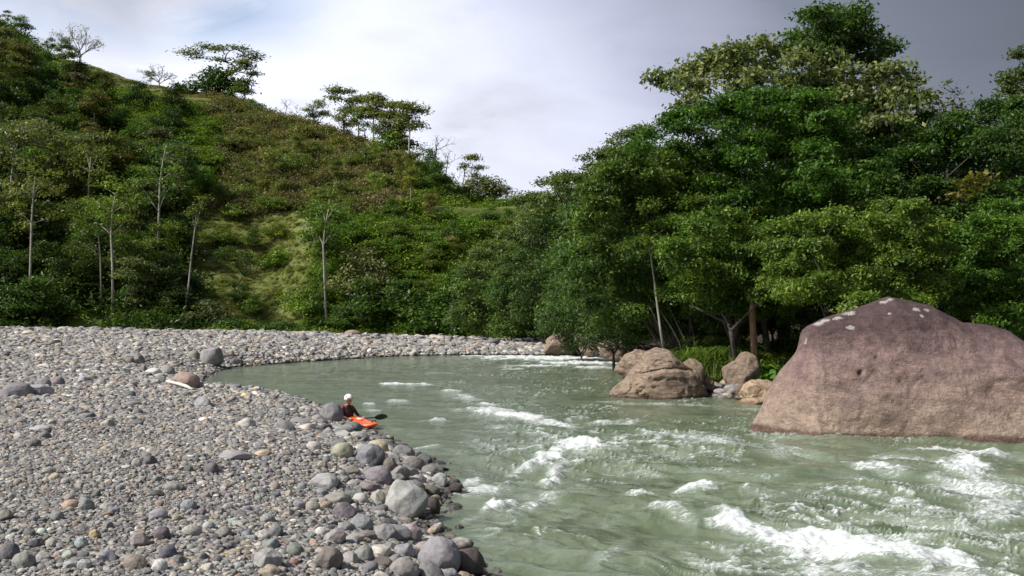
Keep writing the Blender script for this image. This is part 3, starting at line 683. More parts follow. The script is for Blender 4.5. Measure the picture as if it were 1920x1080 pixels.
for px, py in pts_:
    left = px < 340; r_ = rng.random()
    if left: kind, v, col = (('dense', 0, DEEP) if r_ < .5 else ('dense', 1, GREEN) if r_ < .72 else ('airy', 0, GREY) if r_ < .84 else ('airy', 1, OLIVE) if r_ < .93 else ('tall', 1, OLIVE))
    else: kind, v, col = (('dense', 1, GREEN) if r_ < .38 else ('bushy', 0, BRIGHT) if r_ < .68 else ('dense', 0, GREEN) if r_ < .84 else ('airy', 1, OLIVE))
    if 430 < px < 800 and py < 390: kind, v, col = ('bushy', 0, OLIVE) if r_ < .7 else ('airy', 1, OLIVE)
    hpix = rng.uniform(38, 66) * (1.75 if left and py > 300 else 1.25 if left else 1.0) * (.62 if kind == 'bushy' else 1)
    if kind in ('airy', 'tall'): hpix *= 1.35
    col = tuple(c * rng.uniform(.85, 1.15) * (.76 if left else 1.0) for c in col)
    p = HT(px, min(py + hpix * .45, 616))
    if p is None: continue
    H0 = {'scrubby': 2.4, 'dense': 8.6, 'airy': 10, 'bushy': 3.2, 'tall': 10.2}[kind]; k_ = hpix / F * p[1] / H0; p[2] -= .3
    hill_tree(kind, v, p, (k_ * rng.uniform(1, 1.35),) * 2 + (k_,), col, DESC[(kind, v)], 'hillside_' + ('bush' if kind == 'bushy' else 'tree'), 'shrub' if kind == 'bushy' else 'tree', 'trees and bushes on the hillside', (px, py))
# a belt of dark low trees and bushes along the foot
fx = list(range(-40, 1010, 27))
for i, px in enumerate(fx):
    if 80 < px < 235: continue
    d = float(np.interp(px, [-500, 0, 500, 900, 1100], [128, 130, 136, 128, 140])) + rng.uniform(-2, 1.5); a, _ = ray(px, 600); x = a * d
    kind = 'dense' if rng.random() < .45 and px > 560 or px < 80 else 'bushy'; k_ = (rng.uniform(.55, 1.1) if kind == 'dense' else rng.uniform(.95, 1.5)) * (.6 if 330 < px < 600 else 1)
    hill_tree(kind, 0, (x, d, float(hillz(x, d, False)) - .3), (k_ * 1.2, k_ * 1.2, k_), DEEP, 'dark bush' if kind == 'bushy' else 'dark low tree', 'riverside_bush', 'shrub' if kind == 'bushy' else 'tree', 'dark bushes along the foot of the hill', (px, 600))

# ------------------------------------------------------------------ scattering of countless small things
def scatter(name, pos, rot, scl, idx, sources, material, mat_base=None):
    me = bpy.data.meshes.new(name); me.vertices.add(len(pos)); me.vertices.foreach_set('co', np.asarray(pos, np.float32).ravel())
    for nm, arr in (('srot', rot), ('sscl', scl)):
        a = me.attributes.new(nm, 'FLOAT_VECTOR', 'POINT'); a.data.foreach_set('vector', np.asarray(arr, np.float32).ravel())
    a = me.attributes.new('sidx', 'INT', 'POINT'); a.data.foreach_set('value', np.asarray(idx, np.int32))
    o = link(name, me); g = bpy.data.node_groups.new(name, 'GeometryNodeTree')
    g.interface.new_socket('Geometry', in_out='INPUT', socket_type='NodeSocketGeometry'); g.interface.new_socket('Geometry', in_out='OUTPUT', socket_type='NodeSocketGeometry')
    gi, go = g.nodes.new('NodeGroupInput'), g.nodes.new('NodeGroupOutput')
    ip = g.nodes.new('GeometryNodeInstanceOnPoints'); jn = g.nodes.new('GeometryNodeJoinGeometry')
    for s_ in reversed(sources):
        oi = g.nodes.new('GeometryNodeObjectInfo'); oi.inputs['Object'].default_value = s_; oi.inputs['As Instance'].default_value = True; g.links.new(oi.outputs['Geometry'], jn.inputs[0])
    at = []
    for nm, ty in (('srot', 'FLOAT_VECTOR'), ('sscl', 'FLOAT_VECTOR'), ('sidx', 'INT')):
        n = g.nodes.new('GeometryNodeInputNamedAttribute'); n.data_type = ty; n.inputs['Name'].default_value = nm; at.append(n.outputs['Attribute'])
    er = g.nodes.new('FunctionNodeEulerToRotation'); g.links.new(at[0], er.inputs[0])
    g.links.new(gi.outputs[0], ip.inputs['Points']); g.links.new(jn.outputs[0], ip.inputs['Instance']); ip.inputs['Pick Instance'].default_value = True
    g.links.new(at[2], ip.inputs['Instance Index']); g.links.new(er.outputs[0], ip.inputs['Rotation']); g.links.new(at[1], ip.inputs['Scale'])
    sm = g.nodes.new('GeometryNodeSetMaterial'); sm.inputs['Material'].default_value = material
    g.links.new(ip.outputs[0], sm.inputs[0]); g.links.new(sm.outputs[0], go.inputs[0])
    md = o.modifiers.new('scatter', 'NODES'); md.node_group = g; me.materials.append(material)
    return o
def leafvar(name, c):                                           # foliage whose tint varies from plant to plant
    m = leaf_mat(name); t = m.node_tree
    oi = [n for n in t.nodes if n.type == 'OBJECT_INFO'][0]
    col = ramp(t, oi.outputs['Random'], c)
    for l in list(oi.outputs['Color'].links): t.links.new(col, l.to_socket)
    return m
for v_, (px, py) in enumerate(((480, 585), (690, 372), (300, 290))):
    p = HT(px, py); hill_tree('scrubby', v_, p, 1.2, BRIGHT, 'loose leafy shrub', 'hillside_shrub', 'shrub', 'trees and bushes on the hillside', (px, py))
SCR = [PROTO[('scrubby', v_)][2] for v_ in range(3)]
bush_src = PROTO[('bushy', 0)][2]; dens_src = PROTO[('dense', 1)][2]
M_SCR = leafvar('scrub_leaf', [(0, (0.065, 0.11, 0.022)), (.5, (0.11, 0.17, 0.03)), (1, (0.155, 0.20, 0.038))])
M_BRN = leafvar('dry_scrub_leaf', [(0, (0.10, 0.085, 0.055)), (.3, (0.17, 0.135, 0.09)), (.55, (0.11, 0.125, 0.05)), (.75, (0.21, 0.165, 0.115)), (1, (0.135, 0.15, 0.065))])
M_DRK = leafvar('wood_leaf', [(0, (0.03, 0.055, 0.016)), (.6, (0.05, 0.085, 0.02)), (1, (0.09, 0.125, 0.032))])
M_GRS = leafvar('hill_grass_leaf', [(0, (0.12, 0.15, 0.04)), (.5, (0.17, 0.185, 0.055)), (1, (0.21, 0.19, 0.085))])
groups = {'g': [], 'b': [], 'd': [], 't': []}
N_ = 46000
cpx = rng.uniform(-200, 1200, N_); cd = rng.uniform(124, 276, N_) ** 1.0
cx = (cpx - 960) / F * cd; cz = hillz(cx, cd); spx, spy = to_px(cx, cd, cz)
_, brn, pst, grs, lwn = zone_cols(spx, spy, cd, cx)
Df, Db, Dc, Zb, Zc, bf = hill_profile(spx)
okk = (cd > Df - 3) & (cd < Dc - 1) & ~((bf > .5) & (np.abs(cd - Db - 4) < 6.5)); rr_ = rng.random(N_)
brn_ = okk & (brn > .40) & (rr_ < .42); gr_ = okk & ((brn <= .42) | (rr_ > .93)) & (pst < .5) & (grs < .5) & (lwn < .5)
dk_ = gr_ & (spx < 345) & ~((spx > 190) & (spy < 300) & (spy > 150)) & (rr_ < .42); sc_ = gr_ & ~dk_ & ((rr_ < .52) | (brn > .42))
tuft = okk & ((grs >= .5) | (pst >= .5)) & (rr_ < .8)
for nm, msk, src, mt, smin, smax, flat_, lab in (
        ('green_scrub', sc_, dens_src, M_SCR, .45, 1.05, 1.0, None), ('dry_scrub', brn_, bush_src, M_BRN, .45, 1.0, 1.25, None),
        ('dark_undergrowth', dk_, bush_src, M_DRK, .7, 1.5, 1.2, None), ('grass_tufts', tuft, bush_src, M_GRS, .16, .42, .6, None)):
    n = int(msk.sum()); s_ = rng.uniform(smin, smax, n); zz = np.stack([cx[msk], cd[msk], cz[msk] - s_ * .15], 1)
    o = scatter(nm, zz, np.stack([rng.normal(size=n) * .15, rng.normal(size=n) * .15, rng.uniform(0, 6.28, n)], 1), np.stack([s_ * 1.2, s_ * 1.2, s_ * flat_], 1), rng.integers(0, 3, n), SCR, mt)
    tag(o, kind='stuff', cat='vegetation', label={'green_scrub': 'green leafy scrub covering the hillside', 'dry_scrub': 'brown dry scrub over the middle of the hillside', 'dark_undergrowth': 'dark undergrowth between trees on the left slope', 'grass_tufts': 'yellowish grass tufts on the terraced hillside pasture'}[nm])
# ------------------------------------------------------------------ the wood on the right bank
def bl(px, py, d, rx, ry, dz=None):                            # a crown mass: centre in the photo, distance, half sizes in photo pixels
    k_ = d / F; return (P(px, py, d), (rx * k_, (dz or (rx + ry) * .5 * k_), ry * k_))
def rtree(name, cat, basepx, d, blobs, tr, n, s, color, label, wood=None, z=None, **kw):
    x = ray(basepx, 600)[0] * d; z = float(groundz(x, d)) if z is None else z
    color = (color[0] * .80, color[1] * .80, color[2] * .88)
    wd, cr = build_tree([bl(*b) if len(b) > 3 else b for b in blobs], (x, d, z), tr, n, s, **kw)
    return thing_tree(name, cat, wd, cr, (x, d, z), color, label, None, 'trees on the right bank', wood)
BIG = (0.13, 0.145, 0.062)
def inpoly(poly, n, r, seed, tight=.95):
    g = np.random.default_rng(seed); q = np.array(poly, float); lo, hi = q.min(0), q.max(0); out = []
    for _ in range(4000):
        x, y = g.uniform(lo[0], hi[0]), g.uniform(lo[1], hi[1])
        if float(sdist(poly, x, y)) < r * .45: continue
        if any(math.hypot(x - a_, (y - b_) * 1.25) < r * tight for a_, b_ in out): continue
        out.append((x, y))
        if len(out) >= n: break
    return out
def crown_in(poly, d, r, seed, n=60, dj=1.6, nearer=0.0, tight=.95):
    g = np.random.default_rng(seed + 1); ys = [p[1] for p in poly]; y0, y1 = min(ys), max(ys)
    out = []
    for x, y in inpoly(poly, n, r, seed, tight):
        k_ = g.uniform(.65, 1.35); out.append((x, y, d + g.normal() * dj - nearer * (y - y0) / (y1 - y0), r * k_ * 1.1, r * k_ * g.uniform(.5, .85)))
    return out
KW = dict(sub=7, subr=.42, flat=.62, shell=.35)
def wood(name, base, d, poly, r, seed, tr, n, s, col, label, stems=1, dj=1.6, nearer=0., **kw):
    k2 = dict(KW); k2.update(kw); bs = crown_in(poly, d, r, seed, dj=dj, nearer=nearer, tight=k2.pop('tight', .95)); k2.setdefault('stems', stems)
    rtree(name, 'tree', base, d, bs, tr, n, s, col, label, **k2)
wood('broad_leaved_tree', 1470, 51, [(1210, 155), (1270, 120), (1340, 80), (1400, 75), (1480, 95), (1560, 85), (1690, 105), (1755, 150), (1745, 200), (1700, 240), (1640, 285), (1560, 290), (1450, 250), (1330, 240), (1250, 215)], 27, 3, .22, 21000, .28, (0.155, 0.185, 0.085), 'broad tree with large drooping olive leaves above the dark green wood', asp=.62, droop=.45, twig=7, fork=.45)
wood('tall_crowned_tree', 1575, 53, [(1480, 80), (1500, 40), (1560, 5), (1625, 8), (1655, 60), (1697, 100), (1665, 128), (1600, 135), (1510, 130), (1475, 105)], 21, 4, .16, 11000, .26, (0.075, 0.130, 0.04), 'tallest tree on the right bank, layered dark crown against grey cloud', flat=.42, fork=.75, asp=.55)
wood('dense_green_tree', 1440, 46, [(1120, 340), (1165, 270), (1240, 215), (1340, 185), (1440, 165), (1550, 180), (1590, 230), (1600, 310), (1570, 400), (1480, 450), (1380, 430), (1280, 390), (1180, 380)], 36, 5, .17, 62000, .20, (0.075, 0.155, 0.028), 'dense deep green tree with wide layered crown in the middle of the right wood', dj=2.2, nearer=1.5)
wood('spreading_tree', 1405, 45, [(1070, 430), (1100, 330), (1170, 275), (1290, 300), (1340, 360), (1390, 420), (1330, 490), (1200, 490), (1110, 480)], 31, 6, .13, 36000, .19, (0.11, 0.17, 0.04), 'spreading tree whose bare fanned limbs lean left from its trunk', stems=4, dj=1.5)
wood('slope_tree', 1075, 104, [(950, 450), (965, 370), (1040, 325), (1110, 300), (1180, 290), (1200, 400), (1170, 480), (1050, 490), (960, 480)], 30, 7, .26, 30000, .34, (0.125, 0.165, 0.06), 'grey green tree sloping down to the valley gap left of the right wood', dj=3)
wood('valley_edge_tree', 1130, 98, [(955, 400), (1000, 362), (1060, 318), (1110, 285), (1170, 245), (1230, 225), (1260, 330), (1200, 420), (1080, 430), (970, 430)], 27, 18, .22, 30000, .32, (0.12, 0.165, 0.055), 'olive green tree climbing from the ridge end towards the tall crowns', dj=2.5)
wood('vine_hung_tree', 1040, 103, [(870, 480), (950, 410), (1080, 450), (1140, 500), (1140, 600), (1030, 630), (920, 580), (870, 530)], 31, 8, .24, 28000, .34, (0.11, 0.155, 0.05), 'vine hung tree above the far end of the gravel bar', dj=3)
wood('river_edge_tree', 1010, 104, [(850, 608), (870, 520), (960, 530), (1060, 555), (1120, 580), (1110, 630), (1000, 638), (900, 630)], 26, 9, .17, 24000, .34, (0.105, 0.165, 0.045), 'low leafy tree touching the gravel where the far bank begins', dj=2.5)
wood('mid_bank_tree', 1290, 49, [(1050, 480), (1200, 440), (1320, 460), (1350, 570), (1250, 620), (1120, 610), (1050, 560)], 32, 10, .12, 34000, .20, (0.075, 0.13, 0.034), 'shadowy tree with a bare white pole in front, mid right bank', stems=3)
wood('overhanging_tree', 1262, 54, [(1080, 560), (1130, 530), (1230, 515), (1320, 530), (1340, 610), (1290, 650), (1190, 652), (1130, 632)], 26, 11, .10, 36000, .19, (0.10, 0.16, 0.04), 'many stemmed tree overhanging the river behind the two cracked rocks', stems=6, fork=.35, nearer=2.)
wood('bright_layered_tree', 1370, 42, [(1240, 450), (1330, 390), (1450, 390), (1520, 460), (1510, 580), (1430, 610), (1330, 600), (1260, 580), (1230, 510)], 30, 12, .12, 44000, .17, (0.12, 0.20, 0.038), 'bright green layered tree above the grassy bank', stems=2)
wood('forked_tree', 1502, 37, [(1430, 460), (1500, 405), (1600, 378), (1720, 382), (1800, 430), (1800, 560), (1700, 600), (1560, 585), (1450, 575)], 33, 13, .10, 66000, .155, (0.13, 0.20, 0.04), 'tree with dark forked trunk rising at the left edge of the great boulder', stems=2, fork=.4)
wood('shaded_tree', 1700, 48, [(1530, 250), (1640, 230), (1740, 210), (1800, 195), (1900, 180), (2020, 180), (2020, 470), (1850, 480), (1700, 470), (1540, 440)], 41, 14, .18, 84000, .19, (0.065, 0.13, 0.028), 'wide shaded dark tree filling the upper right of the wood', dj=2.2, nearer=2.)
wood('right_edge_tree', 1850, 38, [(1750, 430), (1850, 385), (2030, 370), (2050, 620), (1900, 640), (1800, 610), (1760, 540)], 35, 15, .12, 52000, .155, (0.10, 0.19, 0.034), 'fresh green tree behind the right shoulder of the great boulder', stems=2)
wood('low_bank_tree', 1340, 47, [(1290, 560), (1400, 540), (1500, 560), (1500, 625), (1400, 640), (1300, 630)], 24, 16, .07, 16000, .18, (0.09, 0.15, 0.035), 'low shaded tree just over the tall grass of the right bank', stems=3)
rtree('distant_tall_tree', 'tree', 1925, 62, [(1905, 150, 62, 34, 20), (1925, 105, 62, 30, 18), (1895, 175, 62, 30, 14), (1950, 140, 62, 40, 30), (1890, 205, 61, 50, 24), (1960, 200, 61, 60, 30)],
      .22, 8000, .25, (0.082, 0.118, 0.042), 'tall tree cut by the right edge of the picture', sub=9, flat=.45, subr=.36, fork=.7)
rtree('slim_pale_tree', 'tree', 1778, 54, [(1775, 158, 54, 9, 5), (1795, 178, 54, 8, 4), (1786, 195, 54, 10, 5), (1806, 205, 54, 10, 5), (1762, 212, 54, 12, 6), (1740, 218, 54, 14, 7)],
      .09, 520, .24, OLIVE, 'slim pale stemmed tree poking above the wood near the right edge', wood=M_PALE, sub=4, subr=.6, fork=.9)
rtree('red_leaved_tree', 'tree', 1822, 43, [(1822, 350, 43, 18, 26), (1800, 372, 43, 12, 14), (1842, 335, 43, 12, 12)], .07, 420, .24, (0.16, 0.15, 0.045), 'thin young tree with reddish and yellow leaves before the shaded wood', sub=5, subr=.5, asp=.75, fork=.85)
rtree('yellow_tipped_bush', 'shrub', 1415, 43, [(1412, 405, 43, 20, 10), (1395, 412, 43, 12, 7)], .05, 260, .22, (0.19, 0.21, 0.045), 'small spray of yellow leaves at the spreading tree fork', sub=4, subr=.5, fork=.9)
# deeper wood behind: plain copies of dense trees closing the gaps
deep = None
for i, (px, d, top) in enumerate([(1180, 66, 330), (1250, 62, 300), (1320, 60, 270), (1390, 62, 240), (1460, 60, 210), (1540, 62, 200), (1610, 60, 240), (1690, 62, 230), (1760, 60, 250), (1830, 62, 235), (1900, 58, 230), (1980, 60, 200),
                                   (1100, 82, 370), (1030, 92, 400), (1150, 60, 440), (1250, 56, 430), (1350, 54, 420), (1450, 50, 400), (1560, 50, 400), (1650, 52, 400), (1740, 50, 400), (1830, 50, 400), (1930, 48, 390), (1090, 72, 480), (960, 100, 470), (1340, 50, 520), (1520, 46, 500), (1700, 45, 500), (1800, 46, 490), (1990, 45, 480), (905, 112, 500)]):
    x = ray(px, 600)[0] * d; z = float(groundz(x, d)) - .3; hgt = P(px, top, d)[2] - z
    if deep is None:
        b_ = [((0, 0, 5.6), (3.0, 2.8, 2.2)), ((-1.8, .5, 4.2), (2.3, 2, 1.8)), ((2.0, -.4, 4.0), (2.3, 2, 1.8)), ((.3, -.2, 8.0), (2.2, 2.1, 1.7)), ((-.3, -1.2, 2.6), (2.2, 1.6, 1.6))]
        wd, cr = build_tree(b_, (0, 0, 0), .12, 20000, .22, sub=18, subr=.38, flat=.7)
        deep = thing_tree('forest_tree', 'tree', wd, cr, (x, d, z), DEEP); e = deep[0]
    else: e = copy_tree(deep, (x, d, z), rng.uniform(0, 6.28), 1, tuple(np.array((0.046, 0.082, 0.022)) * rng.uniform(.8, 1.25)))
    e.scale = (hgt / 9.6 * .95, hgt / 9.6 * .95, hgt / 9.6); e.name = 'forest_tree'; e['category'] = 'tree'; e['group'] = 'trees deep in the right wood'
    LABELS.append((e, 'dark background tree', px, top + 60, 'wood'))
# leaning bare pole, vines, stems at the bank
def wood_thing(name, cat, label, tubes, material, base):
    w = MB()
    for pts, rad in tubes: w.tube(np.array(pts) - base, rad, 6)
    return tag(link(name, w.mesh(name, material), loc=tuple(base)), label, cat)
b0 = P(1246, 665, 45); wood_thing('bare_pole', 'dead tree', 'long thin bare white dead trunk leaning before the right wood', [([P(x, y, 45) for x, y in ((1246, 668), (1236, 600), (1226, 520), (1216, 450), (1212, 398))], [.07, .06, .05, .045, .03])], M_PALE, b0)
b0 = P(1418, 655, 41); b0[2] = float(groundz(b0[0], b0[1])); wood_thing('reddish_stump', 'tree trunk', 'reddish brown standing trunk beside the tall grass', [([b0 - (0, 0, .2), P(1412, 620, 41), P(1410, 580, 41), P(1414, 545, 41)], [.17, .14, .13, .1])], bark_mat('red_bark', (0.14, 0.07, 0.035), (0.26, 0.15, 0.09)), b0)
tb = []
b0 = P(1290, 668, 50)
for i in range(26):
    x0, y0 = rng.uniform(1240, 1310), 668; x1 = x0 - rng.uniform(-10, 90); y1 = rng.uniform(520, 600); d = rng.uniform(46, 52)
    tb.append((curve(P(x0, y0, d), P(x1, y1, d), n=5, wob=.3), np.linspace(.05, .02, 5)))
wood_thing('bare_shrub', 'bare shrub', 'tangle of dark bare stems behind the cracked rocks', tb, M_BARK, b0)
tb = []; b0 = P(1150, 650, 60)
for i in range(16):
    x0 = rng.uniform(1120, 1250); d = rng.uniform(55, 62); tb.append((curve(P(x0, 655 + rng.uniform(-4, 6), d), P(x0 - rng.uniform(20, 90), rng.uniform(610, 650), d), n=5, wob=.25), np.linspace(.05, .02, 5)))
wood_thing('fallen_branches', 'dead branches', 'bare fallen branches hanging over the far water edge', tb, M_BARK, b0)
w = MB(); b0 = P(1045, 560, 97)
for i in range(16):
    s0 = P(rng.uniform(1000, 1075), rng.uniform(420, 470), 97); w.tube(curve(s0, s0 + (rng.normal() * .5, 0, -rng.uniform(3, 7)), n=5, wob=.8) - b0, np.linspace(.022, .01, 5), 4)
for i in range(14): twigs(w, P(rng.uniform(1005, 1075), rng.uniform(430, 560), 97) - b0, (rng.normal(), 0, .1), 1.0, .028, 3, .7)
tag(link('hanging_vines', w.mesh('hanging_vines', bark_mat('vine', (.10, .08, .06), (.24, .20, .16))), loc=tuple(b0)), 'grey hanging vines and bare twigs on the sloping trees', 'vines')
# drift branches between the rocks
for i, (px, py, n_, lab) in enumerate([(1455, 676, 60, 'pile of dry driftwood sticks beside the great boulder'), (1345, 690, 30, 'scattered dry sticks between the bank rocks')]):
    base = GT(px, py, 20, 60); tb = []
    for k_ in range(n_):
        c_ = base + np.append(rng.normal(size=2) * (.55, .5), rng.uniform(.05, .45)); v_ = unit(1)[0] * (1, 1, .25); L = rng.uniform(.3, .8); tb.append((curve(c_ - v_ * L, c_ + v_ * L, n=4, wob=.08), np.linspace(.022, .01, 4)))
    wood_thing('driftwood', 'driftwood', lab, tb, bark_mat('drift%d' % i, (0.16, 0.10, 0.06), (0.34, 0.25, 0.16)), base)
# blades: tall grass, broad leaved plant
M_GRASS = leaf_mat('grass_blade', .3, .5)
def blades(name, base, n, L, wdt, spread, color, label, cat, droop=.6, kind=None):
    mb = MB(); b = np.asarray(base, float)
    for i in range(n):
        o_ = np.append(rng.normal(size=2) * spread, 0); a = rng.uniform(0, 6.28); dr = np.array((math.cos(a), math.sin(a), 0)); l = L * rng.uniform(.5, 1.15); t = np.linspace(0, 1, 6)[:, None]
        c_ = o_ + t * l * np.array((0, 0, 1.)) * (1 - .35 * t) + dr * t ** 2 * l * droop + np.array((0, 0, -1.)) * t ** 3 * l * droop * .5
        sd = np.cross(dr, (0, 0, 1)); ww = (np.sin(np.pi * (t * .85 + .12)) * wdt * .5)
        v = np.concatenate([c_ - sd * ww, c_ + sd * ww]); q = [(k_, k_ + 1, k_ + 7, k_ + 6) for k_ in range(5)]; mb.add(v, q)
    o = link(name, mb.mesh(name, M_GRASS, False), loc=tuple(b), color=color); tag(o, label, cat, kind=kind); return o
gp = lambda px, d: np.array((ray(px, 600)[0] * d, d, float(groundz(ray(px, 600)[0] * d, d)) - .05))
for px, d, L, lab in ((1300, 45, 3.0, 'tall arching grass clump nearest the cracked rocks'), (1335, 44, 3.2, 'tall arching grass clump in the middle of the grassy bank'), (1372, 43, 2.8, 'tall arching grass clump left of the reddish trunk'), (1352, 47, 3.4, 'tall grass clump behind the grassy bank'), (1395, 42, 1.8, 'short bright grass clump at the reddish trunk foot')):
    blades('tall_grass', gp(px, d), 420, L, .05, .55, (0.11, 0.17, 0.035), lab, 'grass clump')['group'] = 'tall grass clumps on the right bank'
for px, d, L, lab in ((1448, 40, 1.9, 'glossy broad leaved plant left of the forked trunk'), (1475, 39, 1.5, 'low broad leaved plant touching the great boulder'), (1432, 41, 1.5, 'small broad leaved plant by the reddish trunk')):
    blades('broad_leaved_plant', gp(px, d), 46, L, .26, .3, (0.085, 0.17, 0.03), lab, 'plant', .5)
n = 900; gx = rng.uniform(1180, 2050, n); gd = rng.uniform(41, 56, n); xx = (gx - 960) / F * gd; gz_, db_ = bankz(xx, gd); ok = db_ > 1.2
sc = rng.uniform(.10, .3, n)[ok]; n = int(ok.sum())
o = scatter('bank_undergrowth', np.stack([xx[ok], gd[ok], gz_[ok] - .1], 1), np.stack([np.zeros(n), np.zeros(n), rng.uniform(0, 6, n)], 1), np.stack([sc, sc, sc], 1), np.zeros(n, int), [PROTO[('bushy', 0)][2]], M_SCR)
tag(o, 'leafy undergrowth on the floor of the right bank', 'vegetation', kind='stuff')

# ------------------------------------------------------------------ rocks
import bmesh
def ico(sub):
    b = bmesh.new(); bmesh.ops.create_icosphere(b, subdivisions=sub, radius=1); b.verts.ensure_lookup_table()
    v = np.array([x.co[:] for x in b.verts]); f = np.array([[y.index for y in x.verts] for x in b.faces]); b.free(); return v, f
ICO = {k_: ico(k_) for k_ in (3, 4, 5, 6)}
def rock_mesh(name, seed, ang=.35, planes=9, sub=4, lump=.16, fine=.03, mat_=None):
    v, f = ICO[sub]; g = np.random.default_rng(seed); d = v.copy(); r = np.ones(len(d))
    N = g.normal(size=(planes, 3)); N /= np.linalg.norm(N, axis=1)[:, None]; D = g.uniform(1 - ang, 1.0, planes)
    for a_, D_ in zip(N, D):
        c = d @ a_; r = np.minimum(r, np.where(c > .05, D_ / np.maximum(c, .05), 9))
    r = 1 - (1 - r) * .92
    r = r * (1 + lump * (fbm(d[:, 0] * 1.3 + seed * 3.1, d[:, 1] * 1.3, d[:, 2] * 1.3, 2, seed) - .5) * 2)
    r = r * (1 + fine * (fbm(d[:, 0] * 5 + seed, d[:, 1] * 5, d[:, 2] * 5, 3, seed + 3) - .5) * 2)
    v = d * r[:, None]; lo, hi = v.min(0), v.max(0); v = (v - (lo + hi) / 2) / ((hi - lo) / 2)
    b = MB(); b.add(v, t=f); return b.mesh(name, mat_ or M_STONE)
ROUND = [rock_mesh('river_stone', 100 + i, .18, 7, 4, .12) for i in range(7)]
ANG = [rock_mesh('river_stone', 200 + i, .42, 11, 4, .12, .04) for i in range(6)]
GR = (0.28, 0.28, 0.28); PG = (0.40, 0.40, 0.38); DG = (0.15, 0.15, 0.16); PUR = (0.225, 0.21, 0.222); LAV = (0.36, 0.345, 0.375); TAN = (0.36, 0.30, 0.22)
PINK = (0.34, 0.295, 0.285); BRN = (0.20, 0.165, 0.14); WHT = (0.60, 0.58, 0.55); YEL = (0.45, 0.38, 0.22); GRN = (0.30, 0.31, 0.29); RED = (0.30, 0.19, 0.14); WET = (0.07, 0.055, 0.05)
